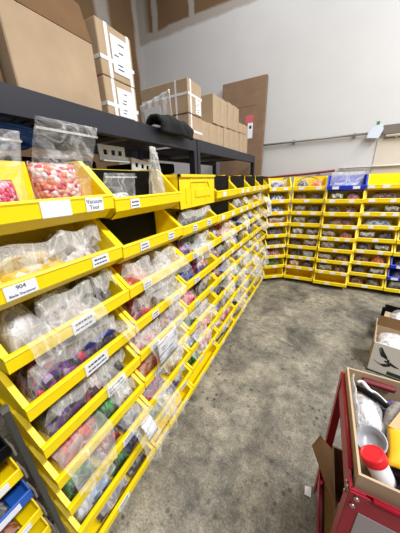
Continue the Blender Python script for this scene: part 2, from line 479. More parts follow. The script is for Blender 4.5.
# vertical levels of the lips (top row first) at the near and far end of the long row
ZN = [1.470, 1.277, 1.084, 0.900, 0.727, 0.556, 0.386, 0.220, 0.052]
ZF = [1.432, 1.258, 1.086, 0.914, 0.742, 0.570, 0.398, 0.226, 0.054]
ZB = [1.392, 1.227, 1.062, 0.897, 0.727, 0.566, 0.400, 0.236, 0.066]
def lerp(a, b, t): return [x + (y - x) * t for x, y in zip(a, b)]
LW = 0.4545
left_names = ['nearest stack of the long left row', 'second stack of the long left row', 'third stack of the long left row',
              'fourth stack of the long left row', 'fifth stack of the long left row', 'sixth stack of the long left row', 'last stack before the corner']
stacks = []
LY = [0.165, 0.62, 1.08, 1.575, 2.03, 2.48, 2.92, 3.365]
for i in range(7):
    stacks.append(Stack(-0.69, LY[i], PI/2, LY[i+1] - LY[i] - 0.004, lerp(ZN, ZF, min(1, i/2.5)), left_names[i]))
cang = math.atan2(0.19, 0.27)
stacks.append(Stack(-0.675, 3.372, cang, 0.332, ZB, 'narrow corner stack', 0.19, 0.018, 0.066))
stacks.append(Stack(-0.392, 3.545, 0, 0.414, ZB, 'stack right of the corner', 0.19, 0.018, 0.066))
stacks.append(Stack(0.028, 3.50, 0, 0.43, ZB, 'back stack with the blue top bin', 0.19, 0.018, 0.066))
stacks.append(Stack(0.468, 3.585, 0, 0.42, ZB, 'back stack right of the blue top bin', 0.19, 0.018, 0.066))
stacks.append(Stack(0.893, 3.575, 0, 0.44, ZB, 'stack at the right edge', 0.19, 0.018, 0.066))

SHORT = {'nearest stack of the long left row': 'nearest left stack', 'second stack of the long left row': 'second left stack',
         'third stack of the long left row': 'third left stack', 'fourth stack of the long left row': 'fourth left stack',
         'fifth stack of the long left row': 'fifth left stack', 'sixth stack of the long left row': 'sixth left stack',
         'last stack before the corner': 'last left stack', 'narrow corner stack': 'narrow corner stack',
         'stack right of the corner': 'stack right of the corner', 'back stack with the blue top bin': 'stack under the blue bin',
         'back stack right of the blue top bin': 'stack beside the blue bin', 'stack at the right edge': 'right edge stack'}

BLUE = {(9, 0), (11, 6), (11, 7)}
DIV = {(1, 0): 0.165, (1, 1): 0.165, (3, 0): 0.068, (3, 1): 0.068, (4, 0): 0.066, (5, 0): 0.066, (6, 0): 0.066}
def rim_z(v, h, lipt):     # height of the side profile at depth v
    return lipt + (h - lipt) * min(1, max(0, v / 0.125))

def make_bin(ci, r):
    S = stacks[ci]
    key = 'blue' if (ci, r) in BLUE else 'yellow'
    h = S.height(r)
    shell, lip = bin_meshes(S.w, h, key, S.lipb, S.lipt)
    pos = {'top': 'topmost'}.get(ORD[r], ORD[r])
    if (ci, r) == (9, 0):
        lab = 'blue stacking bin on top of the yellow bins at the back wall'
    else:
        lab = '%s stacking bin, %s in the %s' % (key, pos, SHORT[S.where])
    root = empty('stacking_bin', (S.ox, S.oy, S.base(r)), lab, 'bin', 'stacking bins in the racks', S.ang)
    link('bin_shell', shell, root)
    link('front_lip', lip, root)
    rr = random.Random(ci*31 + r*7)
    zc = (S.lipb + S.lipt)/2
    # label cards
    if ci == 0:
        spots = {0: [(0.236, 0.088, 0.046), (0.366, 0.068, 0.044)], 1: [(0.09, 0.078, 0.038), (0.345, 0.070, 0.036)], 2: [(0.23, 0.085, 0.05)],
                 3: [(0.24, 0.10, 0.05)], 4: [(0.30, 0.10, 0.05)], 5: [], 6: [(0.3, 0.07, 0.04)], 7: [], 8: [(0.2, 0.07, 0.04)]}[r]
    elif ci < 7:
        spots = [(S.w*q + rr.uniform(-0.02, 0.02), rr.uniform(0.05, 0.07), 0.036) for q in (0.27, 0.72)]
        if rr.random() < 0.2: spots = spots[:1]
    else:
        n = rr.choice([1, 1, 2, 2, 3])
        spots = [(S.w*(k+0.5)/n + rr.uniform(-0.03, 0.03), rr.uniform(0.05, 0.075), 0.034) for k in range(n)]
    for k, (u, w, hh) in enumerate(spots):
        lc = link('label_card', label_mesh(w, hh), root, (u, -0.0100, zc - 0.001), (0, 0, 0))
        lc.rotation_euler = (0.03, rr.uniform(-0.03, 0.03), 0)
        if (ci, r) == (0, 0) and k == 1:
            link('lettering', text_mesh('Vacuum', 0.019, M['ink']), lc, (0, -0.0016, 0.009), (PI/2, 0, 0))
            link('lettering', text_mesh('Tool', 0.019, M['ink']), lc, (-0.004, -0.0016, -0.010), (PI/2, 0, 0))
        elif (ci, r) == (0, 1) and k == 0:
            link('lettering', text_mesh('904', 0.016, M['ink']), lc, (0, -0.0016, 0.009), (PI/2, 0, 0))
            link('lettering', text_mesh('Blade Sharpener', 0.0098, M['ink']), lc, (0, -0.0016, -0.010), (PI/2, 0, 0))
        elif (ci, r) != (0, 0) and (ci < 3):
            link('printing', ink_mesh(w, hh), lc)
    if (ci, r) in DIV:
        v0 = DIV[(ci, r)]
        cut = S.w - 0.04
        dv = link('divider', MB().box((S.w - 0.02 - cut if ci < 3 else S.w - 0.02 - cut, v0, 0.007), (S.w - 0.02, v0 + 0.005, h - 0.008)).bevel(0.0015).mesh('divider', M['black']), root)
        dv['label'] = 'black upright divider panel'
    return root

skip = {(2, 0)}
for ci in range(len(stacks)):
    for r in range(9):
        if (ci, r) not in skip:
            make_bin(ci, r)

# the bin turned back to front on top of the third stack
S = stacks[2]
tb = empty('stacking_bin', S.world(0, S.w, DEPTH - 0.004, 0.0), 'yellow bin turned back to front, its moulded back facing out', 'bin', 'stacking bins in the racks', S.ang + PI)
sh, lp = bin_meshes(S.w, 0.185, 'yellow', S.lipb, S.lipt)
link('bin_shell', sh, tb); link('front_lip', lp, tb)
b = MB()
w = S.w; dd = DEPTH
arc = [(0.10 , 0.04)] + [(0.10, 0.11)] + [(0.13 + 0.0, 0.145)] + [(w-0.13, 0.145), (w-0.08, 0.11), (w-0.08, 0.03)]
b.tube([(x, dd-0.0105, z) for x, z in arc], 0.006, 8)
b.box((0.07, dd-0.012, 0.055), (w-0.19, dd-0.006, 0.10))
link('back_rib', b.mesh('back_rib', M['yellow'], smooth=False), tb)

# ------------------------------------------------------------------ plastic bags
def pouch_mesh(name, L, D, T, seed, rough=1.0, nx=22, ny=16, m=None):
    """crumpled pillow of film: closed surface"""
    b = MB(); rr = random.Random(seed); off = Vector((rr.uniform(0, 50), rr.uniform(0, 50), rr.uniform(0, 50)))
    def hgt(s, t):
        e = (1 - abs(2*s-1)**3.2) * (1 - abs(2*t-1)**3.2)
        return max(0, e) ** 0.55
    def top(s, t):
        x, y = (s-0.5)*L, (t-0.5)*D
        e = hgt(s, t)
        n = noise.noise(Vector((x*16, y*16, 0)) + off) + 0.6*abs(noise.noise(Vector((x*38, y*30, 3)) + off))
        wx = 0.10*noise.noise(Vector((y*9, 1.7, 0)) + off)*L*(0.3+abs(2*s-1)); wy = 0.10*noise.noise(Vector((x*9, 5.1, 0)) + off)*D*(0.3+abs(2*t-1))
        return (x + wx*0.6, y + wy*0.6, T*(0.22 + 0.78*e) * (1 + 0.18*rough*n) * (1 if e > 0 else 0.0) + T*0.0)
    def bot(s, t):
        p = top(s, t); e = hgt(s, t)
        return (p[0]*0.97, p[1]*0.97, T*0.10*(1-e) + 0.001)
    A = [[b.bm.verts.new(top(i/nx, j/ny)) for j in range(ny+1)] for i in range(nx+1)]
    B = [[b.bm.verts.new(bot(i/nx, j/ny)) for j in range(ny+1)] for i in range(nx+1)]
    for i in range(nx):
        for j in range(ny):
            b.bm.faces.new((A[i][j], A[i+1][j], A[i+1][j+1], A[i][j+1]))
            b.bm.faces.new((B[i][j+1], B[i+1][j+1], B[i+1][j], B[i][j]))
    for i in range(nx):
        b.bm.faces.new((A[i][0], B[i][0], B[i+1][0], A[i+1][0])); b.bm.faces.new((A[i+1][ny], B[i+1][ny], B[i][ny], A[i][ny]))
    for j in range(ny):
        b.bm.faces.new((A[0][j+1], B[0][j+1], B[0][j], A[0][j])); b.bm.faces.new((A[nx][j], B[nx][j], B[nx][j+1], A[nx][j+1]))
    return b.mesh(name, m or M['film'], smooth=True)

def core_mesh(L, D, T, seed):
    """heap of small parts inside a bag: lumpy mound"""
    b = MB(); rr = random.Random(seed+99); off = Vector((rr.uniform(0, 50), rr.uniform(0, 50), 0))
    nx, ny = 26, 20
    l, d = L*0.92, D*0.96
    def top(s, t):
        x, y = (s-0.5)*l, (t-0.5)*d
        e = max(0, (1 - abs(2*s-1)**2.6) * (1 - abs(2*t-1)**2.6)) ** 0.6
        n = noise.noise(Vector((x*45, y*45, 0)) + off)*0.5 + noise.noise(Vector((x*14, y*14, 2)) + off)*0.5
        return (x, y, 0.004 + T*0.93*e*(1 + 0.28*n))
    def f(s, t):
        return top(s, t)
    A = [[b.bm.verts.new(top(i/nx, j/ny)) for j in range(ny+1)] for i in range(nx+1)]
    for i in range(nx):
        for j in range(ny):
            b.bm.faces.new((A[i][j], A[i+1][j], A[i+1][j+1], A[i][j+1]))
    rim = [A[i][0] for i in range(nx+1)] + [A[nx][j] for j in range(1, ny+1)] + [A[i][ny] for i in range(nx-1, -1, -1)] + [A[0][j] for j in range(ny-1, 0, -1)]
    b.bm.faces.new(rim[::-1])
    return b.mesh('contents', PM['white'], smooth=True)

def flap_mesh(L, D, T, seed, reach=0.10, lift=0.05):
    """the empty zip end of the bag, folded up and out towards the front (negative y)"""
    b = MB(); rr = random.Random(seed+5); off = Vector((rr.uniform(0, 50), 0, rr.uniform(0, 50)))
    k = rr.uniform(0.6, 0.95); sh = rr.uniform(-0.03, 0.03)
    def fn(s, t):
        x = (s-0.5)*L*(k + (1-k)*(1-t)) + sh*t
        y = -D*0.40 - reach*0.75*t
        z = T*0.55 + (T*0.5)*min(1, t*2) - 0.03*max(0, t-0.6)/0.4 + 0.25*lift*math.sin(t*PI) + 0.016*t*noise.noise(Vector((s*5, t*4, 0)) + off) + 0.012*math.sin(s*9+seed)*t
        return (x, y, z)
    b.grid(fn, 14, 8)
    return b.mesh('zip_flap', M['film_flap'], smooth=True)

NV = 9
SHAPES = []
for q in range(NV):
    L = [0.20, 0.24, 0.18, 0.22, 0.19, 0.36, 0.34, 0.21, 0.17][q]
    D = [0.24, 0.22, 0.25, 0.20, 0.26, 0.26, 0.24, 0.23, 0.22][q]
    T = [0.105, 0.10, 0.11, 0.10, 0.115, 0.115, 0.11, 0.12, 0.10][q]
    SHAPES.append(dict(L=L, D=D, T=T, pouch=pouch_mesh('bag_film', L, D, T, q), core=core_mesh(L, D, T, q),
                       flap=flap_mesh(L, D, T, q, 0.07 + 0.012*(q % 4), 0.03 + 0.01*(q % 3))))
_core_pal = {}
def core_for(q, pal):
    if (q, pal) not in _core_pal:
        me = SHAPES[q]['core'].copy(); me.materials.clear(); me.materials.append(PM[pal]); _core_pal[(q, pal)] = me
    return _core_pal[(q, pal)]

used_labels = set(); n_back = [0]
def bag(ci, r, u, v, pal, q, yaw=0.0, z=0.017, side='', flap=True, sc=(1, 1, 1), tilt=0.0, desc=None, milky=False, zipb=False, share=None):
    S = stacks[ci]
    v = (0.162 if r >= 5 else 0.176); sc = (sc[0], min(sc[1], 0.198/SHAPES[q % NV]['D']), sc[2])
    loc = S.world(r, u, v, z)
    where = '%s bin of %s' % (ORD[r], SHORT[S.where])
    lab = desc or '%sbag of %s parts, %s' % (side + ' ' if side else '', NAME[pal], where)
    if lab in used_labels: lab = 'other ' + lab
    used_labels.add(lab)
    q = q % NV
    zs = min(1.45, (S.height(r) - 0.036)/(SHAPES[q]['T']*1.12))
    if ci >= 7: zs *= 0.9 if n_back[0] % 3 else 1.0
    n_back[0] += 1
    sc = (sc[0], sc[1], zs*min(1.0, sc[2]))
    # keep the bag between the side walls
    lo_, hi_ = share or (0.020, S.w - 0.020)
    yaw = max(-0.08, min(0.08, yaw))
    ex = [c for me_ in ([SHAPES[q]['pouch'], SHAPES[q]['flap']] if flap else [SHAPES[q]['pouch']]) for c in (min(v_.co.x for v_ in me_.vertices), max(v_.co.x for v_ in me_.vertices))]
    sl = 0.13*abs(yaw)*1.2
    ey = [v_.co.y for v_ in SHAPES[q]['pouch'].vertices]
    sv = 0.1*abs(yaw)*1.2
    sc = (sc[0], (0.202 - 2*sv)/(max(ey) - min(ey)), sc[2])
    v = 0.034 + sv - min(ey)*sc[1]
    xs = min(sc[0], (hi_ - lo_ - 2*sl)/(max(ex) - min(ex)))
    sc = (xs, sc[1], sc[2])
    u = min(max(u, lo_ + sl - min(ex)*xs), hi_ - sl - max(ex)*xs)
    loc = S.world(r, u, v, z)
    me = SHAPES[q]['pouch']
    root = link('parts_bag', me, None, loc, (tilt, 0, S.ang + yaw), sc)
    tag(root, lab, 'plastic bag', 'bags of parts in the bins')
    if milky:
        me2 = me.copy(); me2.materials.clear(); me2.materials.append(M['film_milky']); root.data = me2
    c = link('contents', core_for(q, pal), root)
    c['kind'] = 'stuff'; c['label'] = NAME[pal] + ' small parts'
    if flap:
        f = link('zip_flap', SHAPES[q]['flap'], root)
        if zipb:
            L, D, T = SHAPES[q]['L'], SHAPES[q]['D'], SHAPES[q]['T']
            link('zip_strip', MB().tube([(-L*0.4, -D*0.47, T*0.5), (0, -D*0.52, T*0.62), (L*0.42, -D*0.47, T*0.5)], 0.006, 6).mesh('zip_strip', M['blue_zip'], smooth=True), root)
    return root

def drape(ci, r, u0, u1, path, pal_label, seed, m='film_flap', wr=0.012, name='plastic_bag', card=None):
    """an empty bag end hanging over the lip of a bin; path in (v, z) of the bin"""
    S = stacks[ci]
    rr = random.Random(seed); off = Vector((rr.uniform(0, 40), rr.uniform(0, 40), 0))
    dz = 0.104 - S.lipt
    P = [Vector((0, a, b - dz)) for a, b in path]
    n = len(P) - 1
    k1, k2 = rr.uniform(-0.22, 0.5), rr.uniform(-0.12, 0.12)
    nf, ph = rr.uniform(1.5, 3.5), rr.uniform(0, 6)
    def along(t):
        x = t*n; i = min(int(x), n-1); f = x - i
        p0 = P[max(i-1, 0)]; p1 = P[i]; p2 = P[i+1]; p3 = P[min(i+2, n)]
        return 0.5*((2*p1) + (p2-p0)*f + (2*p0-5*p1+4*p2-p3)*f*f + (3*p1-p0-3*p2+p3)*f**3)
    def fn(s, t):
        rag = 0.10*noise.noise(Vector((s*3.5, 2.2, 7)) + off) - abs(k2)*2*(s if k2 > 0 else 1-s)*0.6
        te = max(0, t*(1 + rag*t))
        p = along(min(1, te))
        k = noise.noise(Vector((s*5, t*3, 0)) + off)*wr + abs(noise.noise(Vector((s*11, t*6, 4)) + off))*wr*0.9
        fold = wr*0.9*t*(1 + math.sin(s*nf*2*PI + ph + 1.5*t))
        wdt = 1 - k1*(t - 0.3)
        return (u0 + (u1-u0)*(0.5 + (s-0.5)*wdt + k2*t) + 0.012*noise.noise(Vector((t*4, s*2, 9)) + off), p.y - k - fold - wr*0.3, p.z + k*0.6)
    me = MB().grid(fn, 26, 20).mesh('bag_film', M[m], smooth=True)
    o = link(name, me, None, (S.ox, S.oy, S.base(r)), (0, 0, S.ang))
    tag(o, pal_label, 'plastic bag', 'empty bag ends hanging over the bin lips')
    if card:
        a, bb, tc_, w, h = card
        p = along(tc_)
        k = link('paper_insert', MB().grid(lambda s, t: (u0+(u1-u0)*(a+(bb-a)*s), along(tc_-h/2+h*t).y - 0.022, along(tc_-h/2+h*t).z + 0.004), 6, 6, 0.0008).mesh('paper_insert', M['paper_grey'], smooth=True), o)
        k['label'] = 'white printed paper insert'
    return o

NEARFILL = {  # nearest stack: (u, v, palette, shape, yaw, extra)
    1: [(0.13, 0.17, 'yellowish', 5, 0.05, dict(sc=(0.72, 1, 0.9), milky=False)), (0.35, 0.18, 'white', 1, 0.2, dict(sc=(0.75, 1, 0.95)))],
    2: [(0.07, 0.16, 'white', 2, 0.1, dict(sc=(0.62, 0.95, 1), flap=False, milky=True)), (0.23, 0.17, 'white', 6, -0.1, dict(sc=(0.55, 1, 1.05))), (0.38, 0.17, 'grey', 8, 0.1, dict(sc=(0.7, 1, 1.0)))],
    3: [(0.14, 0.16, 'purple', 5, 0.08, dict(sc=(0.68, 1, 1))), (0.36, 0.17, 'dark', 1, -0.1, dict(sc=(0.72, 1, 1.1), zipb=True))],
    4: [(0.11, 0.17, 'dark', 0, 0.15, dict(sc=(0.95, 1, 1))), (0.24, 0.18, 'red', 8, 0.0, dict(sc=(0.6, 1, 1.1))), (0.37, 0.17, 'grey', 4, -0.1, dict(sc=(0.75, 1, 1)))],
    5: [(0.12, 0.16, 'redorange', 0, 0.1, dict(sc=(1, 1, 1.05), flap=False)), (0.27, 0.17, 'green', 8, 0.0, dict(sc=(0.7, 1, 1.05), flap=False)), (0.38, 0.17, 'white', 2, 0.0, dict(sc=(0.62, 1, 1.1)))],
    6: [(0.09, 0.16, 'green', 8, 0, dict(sc=(0.8, 1, 1), flap=False)), (0.24, 0.17, 'red', 4, 0.1, dict(sc=(0.7, 1, 1), flap=False)), (0.38, 0.17, 'navy', 2, 0.0, dict(sc=(0.62, 1, 1)))],
    7: [(0.11, 0.16, 'lightblue', 0, 0.0, dict(sc=(0.9, 1, 1))), (0.26, 0.17, 'green', 8, 0.0, dict(sc=(0.65, 1, 1.05), flap=False)), (0.38, 0.17, 'navy', 2, 0.1, dict(sc=(0.6, 1, 1), flap=False))],
    8: [(0.19, 0.17, 'navy', 1, 0.0, dict(sc=(0.8, 1, 0.95))), (0.36, 0.17, 'grey', 4, 0.0, dict(sc=(0.7, 1, 0.9), flap=False))],
}
SIDES2 = ['left', 'right']; SIDES3 = ['left', 'middle', 'right']
for r, L in NEARFILL.items():
    for k, (u, v, pal, q, yaw, kw) in enumerate(L):
        bag(0, r, u, v, pal, q, yaw, side=(SIDES2 if len(L) == 2 else SIDES3)[k], **kw)

FILL = {
    (1, 1): [],
    (1, 2): ['orange', 'white'], (1, 3): ['redorange', 'white'], (1, 4): ['pink', 'mixed'], (1, 5): ['orange', 'white'],
    (1, 6): ['purple', 'yellowish'], (1, 7): ['green', 'navy'], (1, 8): [],
    (2, 1): ['grey'], (2, 2): ['bluemix', 'lightblue'], (2, 3): ['blue', 'mixed'], (2, 4): ['pink', 'grey'],
    (2, 5): ['green', 'white'], (2, 6): ['lightblue', 'orange'], (2, 7): ['green', 'pink'], (2, 8): [],
    (3, 1): [], (3, 2): ['bluemix', 'orange'], (3, 3): ['mixed', 'grey'], (3, 4): ['red', 'blue'], (3, 5): ['grey', 'dark'], (3, 6): ['blue', 'white'], (3, 7): ['white', 'pink'], (3, 8): ['grey'],
    (4, 1): ['purple', 'grey'], (4, 2): ['blue', 'navy'], (4, 3): ['white', 'dark'], (4, 4): ['grey', 'white'], (4, 5): ['white', 'dark'], (4, 6): ['lightblue', 'grey'], (4, 7): ['green', 'white'], (4, 8): ['white'],
    (5, 1): ['white', 'yellowish'], (5, 2): ['white', 'blue'], (5, 3): ['white', 'grey'], (5, 4): ['lightblue', 'white'], (5, 5): ['white', 'white'], (5, 6): ['dark', 'white'], (5, 7): ['green', 'lightblue'], (5, 8): ['grey'],
    (6, 1): ['white', 'white'], (6, 2): ['white', 'yellowish'], (6, 3): ['white', 'grey'], (6, 4): ['white', 'white'], (6, 5): ['grey', 'white'], (6, 6): ['white', 'white'], (6, 7): ['green', 'white'], (6, 8): ['white'],
    (7, 0): ['blue'], (7, 1): ['blue'], (7, 2): ['blue'], (7, 3): ['redorange'], (7, 4): ['dark'], (7, 5): ['dark'], (7, 6): ['red'], (7, 7): ['green'], (7, 8): [],
    (8, 0): ['grey', 'orange'], (8, 1): ['brown', 'dark'], (8, 2): ['dark', 'dark'], (8, 3): ['grey', 'dark'], (8, 4): ['grey', 'navy'], (8, 5): ['dark', 'purple'], (8, 6): ['dark', 'lightblue'], (8, 7): ['orange', 'dark'], (8, 8): [],  # back stacks: dark parts also stand in for shade inside the bins
    (9, 1): ['dark', 'pink'], (9, 2): ['dark', 'red'], (9, 3): ['brown'], (9, 4): ['brown', 'redorange'], (9, 5): ['brown', 'dark'], (9, 6): ['brown', 'brown'], (9, 7): ['dark', 'brown'], (9, 8): [],
    (10, 0): [], (10, 1): ['brown'], (10, 2): ['dark', 'dark'], (10, 3): ['lightblue'], (10, 4): ['brown', 'dark'], (10, 5): ['navy', 'dark'], (10, 6): ['brown', 'orange'], (10, 7): ['dark', 'grey'], (10, 8): ['brown', 'grey'],
    (11, 0): [], (11, 1): ['brown'], (11, 2): ['dark'], (11, 3): ['navy'], (11, 4): ['brown'], (11, 5): ['dark'], (11, 6): ['dark'], (11, 7): ['navy'], (11, 8): ['grey'],
}
rf = random.Random(21)
for (ci, r), pals in FILL.items():
    S = stacks[ci]
    n = len(pals)
    room = S.height(r) - 0.03
    for k, pal in enumerate(pals):
        if n == 1:
            q = rf.choice([5, 6]); u = S.w*0.5; wid = S.w*0.8
        else:
            q = rf.choice([0, 1, 2, 3, 4, 7, 8]); u = S.w*(0.27 + 0.46*k); wid = S.w*(0.455 if ci >= 7 else 0.42)
        sh = SHAPES[q]
        back = ci >= 8
        zs = 1.0
        share = None if n == 1 else ((0.02, S.w*0.5 - 0.002) if k == 0 else (S.w*0.5 + 0.002, S.w - 0.02))
        bag(ci, r, u, 0.192, pal, share=share, q=q, yaw=rf.uniform(-0.12, 0.12), side=(SIDES2[k] if n == 2 else ''),
            flap=(ci < 7 and rf.random() < 0.5) or (ci >= 7 and rf.random() < 0.25), sc=(wid/sh['L'], 0.198/sh['D'], zs), milky=(pal == 'white' and rf.random() < 0.5),
            zipb=(pal in ('blue', 'bluemix') and ci in (2, 3, 4)))

# drapes over lips: (stack, row, u0, u1, path, where)
OVER = [(0.16, 0.10), (0.06, 0.125), (-0.012, 0.118), (-0.030, 0.07), (-0.036, 0.0)]
OVER_S = [(0.14, 0.10), (0.05, 0.125), (-0.014, 0.115), (-0.026, 0.075), (-0.030, 0.04)]
OVER_L = [(0.12, 0.10), (0.05, 0.125), (-0.015, 0.118), (-0.032, 0.06), (-0.040, -0.05), (-0.042, -0.13)]
OVER_X = [(0.10, 0.10), (0.04, 0.125), (-0.02, 0.125), (-0.065, 0.07), (-0.08, -0.02), (-0.075, -0.11)]
drape(0, 2, 0.055, 0.135, OVER_S, 'crinkled clear tape strip stuck over third bin lip of nearest left stack', 3, wr=0.006)
drape(0, 2, 0.14, 0.32, OVER_S, 'clear bag end over third bin lip, white label of nearest left stack', 4, wr=0.006)
drape(0, 3, 0.36, 0.45, OVER, 'clear bag with grey blue edge over fourth bin lip, nearest left stack', 5)
drape(0, 4, 0.245, 0.33, OVER_S, 'small clear bag end over fifth bin lip, nearest left stack', 6, wr=0.016)
drape(0, 5, 0.04, 0.24, [(0.14, 0.10), (0.05, 0.12), (-0.014, 0.112), (-0.024, 0.06), (-0.028, -0.02), (-0.03, -0.055)], 'long crinkled clear bag hanging over sixth bin lip of nearest left stack', 7, wr=0.010)
drape(0, 6, 0.30, 0.45, OVER_X, 'bunched clear bag with white paper spilling at the edge of the second left stack', 8, wr=0.02, card=(0.3, 0.75, 0.55, 0.1, 0.25))
drape(1, 2, 0.05, 0.40, OVER_S, 'wide clear bag end over third bin lip, second left stack', 9)
drape(1, 3, 0.22, 0.43, OVER, 'clear bag end over fourth bin lip, second left stack', 10)
drape(1, 4, 0.05, 0.27, [(0.12, 0.10), (0.05, 0.125), (-0.015, 0.118), (-0.030, 0.06), (-0.034, -0.03), (-0.036, -0.09)], 'clear bag with white printed sheet hanging from fifth bin, second left stack', 11, card=(0.15, 0.9, 0.62, 0.1, 0.34))
drape(1, 4, 0.25, 0.42, OVER, 'clear bag end beside the printed sheet, fifth bin of second left stack', 12)
drape(1, 5, 0.16, 0.40, OVER_S, 'clear bag end over sixth bin lip, second left stack', 13)
drape(1, 6, 0.02, 0.16, OVER_X, 'crumpled yellowish clear bag bulging low on second left stack', 14, wr=0.02)
drape(1, 7, 0.08, 0.22, OVER_S, 'clear bag end over second lowest bin lip, second left stack', 15)
k = 16
for ci, rows in ((2, (2, 3, 4, 5, 6, 7)), (3, (2, 3, 4, 5, 6)), (4, (2, 3, 4, 5, 6, 7)), (5, (1, 2, 3, 4, 5, 6)), (6, (1, 2, 3, 4, 5, 6, 7))):
    for r in rows:
        if rf.random() < 0.3: k += 1; continue
        a = rf.uniform(0.03, 0.16); wdt = rf.uniform(0.16, 0.27)
        drape(ci, r, a, min(a + wdt, 0.44), rf.choice([OVER, OVER_S, OVER_S, OVER_X if ci > 4 else OVER_S]),
              'empty bag end over lip, %s bin of %s' % (ORD[r], SHORT[stacks[ci].where]), k, m=('film_milky' if ci > 3 and rf.random() < 0.5 else 'film_flap'), wr=0.016)
        k += 1

# bags standing up in the top bins
def standing(ci, u0, u1, v, z0, z1, lean, pal, label, seed, fillh=0.4, taper=0.0, m='film'):
    S = stacks[ci]
    w = u1 - u0; H = z1 - z0
    rr = random.Random(seed); off = Vector((rr.uniform(0, 40), rr.uniform(0, 40), 0))
    b = MB(); nx, nz = 18, 18; shx = 0.0 if m == 'film_milky' else 0.22
    def face(s, t, sgn):
        th = (0.045*(1-t)**0.7 + 0.004) * max(0, 1 - abs(2*s-1)**2.5)**0.5
        x = (s-0.5)*w*(1 - taper*t) + taper*0.3*w*t + shx*w*t*t
        n = noise.noise(Vector((s*5, t*6, sgn*3)) + off)*0.010*(1 - 0.3*t)
        return (x, sgn*th + lean*t*H + n, t*H)
    A = [[b.bm.verts.new(face(i/nx, j/nz, -1)) for j in range(nz+1)] for i in range(nx+1)]
    B = [[b.bm.verts.new(face(i/nx, j/nz, 1)) for j in range(nz+1)] for i in range(nx+1)]
    for i in range(nx):
        for j in range(nz):
            b.bm.faces.new((A[i][j], A[i+1][j], A[i+1][j+1], A[i][j+1])); b.bm.faces.new((B[i][j+1], B[i+1][j+1], B[i+1][j], B[i][j]))
        b.bm.faces.new((A[i][0], B[i][0], B[i+1][0], A[i+1][0])); b.bm.faces.new((A[i+1][nz], B[i+1][nz], B[i][nz], A[i][nz]))
    for j in range(nz):
        b.bm.faces.new((A[0][j+1], B[0][j+1], B[0][j], A[0][j])); b.bm.faces.new((A[nx][j], B[nx][j], B[nx][j+1], A[nx][j+1]))
    p = S.R @ Vector(((u0+u1)/2, v, 0))
    o = link('parts_bag', b.mesh('bag_film', M[m], smooth=True), None, (p.x, p.y, z0), (0, 0, S.ang))
    tag(o, label, 'plastic bag', 'bags standing in the top bins')
    # zip strip
    t = 0.9
    sx_ = shx*w*t*t
    z = MB().box((-w*(1-taper*t)/2 + taper*0.3*w*t + sx_, lean*t*H - 0.011, t*H-0.003), (w*(1-taper*t)/2 + taper*0.3*w*t + sx_, lean*t*H - 0.006, t*H + 0.003)).mesh('zip_strip', M['film_milky'])
    link('zip_strip', z, o)
    if pal:
        me = core_for(seed % NV, pal)
        sh = SHAPES[seed % NV]
        c = link('contents', me, o, (0, 0.0 + lean*fillh*H*0.5 + 0.03, fillh*H*0.5+0.004), (PI/2, 0, 0), (w*0.85/sh['L'], fillh*H/sh['D'], 0.055/sh['T']))
        c['kind'] = 'stuff'; c['label'] = NAME[pal] + ' small parts'
    return o
b0 = stacks[0].base(0)
standing(0, 0.218, 0.416, 0.085, b0+0.012, 1.735, -0.22, 'peach', 'tall clear bag with orange parts upright in the nearest top bin', 41, 0.62)
standing(0, 0.11, 0.215, 0.10, b0+0.012, 1.70, -0.10, 'pink', 'clear bag with pink and red parts left of the tall upright bag', 42, 0.5)
standing(0, 0.03, 0.10, 0.10, b0+0.012, 1.655, -0.05, 'peach', 'clear bag with pale orange parts at the left end of the nearest top bin', 43, 0.45)
b1 = stacks[1].base(0)
standing(1, 0.03, 0.21, 0.085, b1+0.012, 1.60, 0.1, 'white', 'small clear bag leaning by the black divider in the second top bin', 44, 0.5)
standing(1, 0.335, 0.425, 0.085, b1+0.012, 1.725, 0.05, None, 'tall pointed clear bag right of the black divider', 45, 0.4, 0.55, m='film_milky')
standing(9, 0.03, 0.40, 0.14, stacks[9].base(0)+0.012, 1.60, 0.1, 'lightblue', 'big cloudy clear bag sitting in the blue bin', 46, 0.4, 0.0, m='film_milky')
standing(8, 0.05, 0.20, 0.16, stacks[8].base(0)+0.012, 1.545, 0.1, None, 'thin clear bag in the top bin right of the corner', 47, 0.4)
# wire hook hanging in the third stack
S = stacks[2]
pts = [S.world(1, 0.22 + 0.05*math.sin(a), 0.03 + 0.06*(a/6), 0.165 + 0.05*math.cos(a)*0.6 - 0.02) for a in [i*0.35 for i in range(19)]]
tag(link('wire_loop', MB().tube(pts, 0.003, 6).mesh('wire_loop', M['ink'], smooth=True)), 'dark wire loop in the bin below the turned yellow bin', 'wire')
# black grip in the same bin
g = [S.world(1, 0.17, 0.10, 0.02), S.world(1, 0.18, 0.09, 0.09), S.world(1, 0.15, 0.085, 0.14)]
tag(link('tool_grip', MB().tube(g, [0.018, 0.017, 0.014], 8).mesh('tool_grip', M['black'], smooth=True)), 'black tool grip in the bin below the turned yellow bin', 'tool')

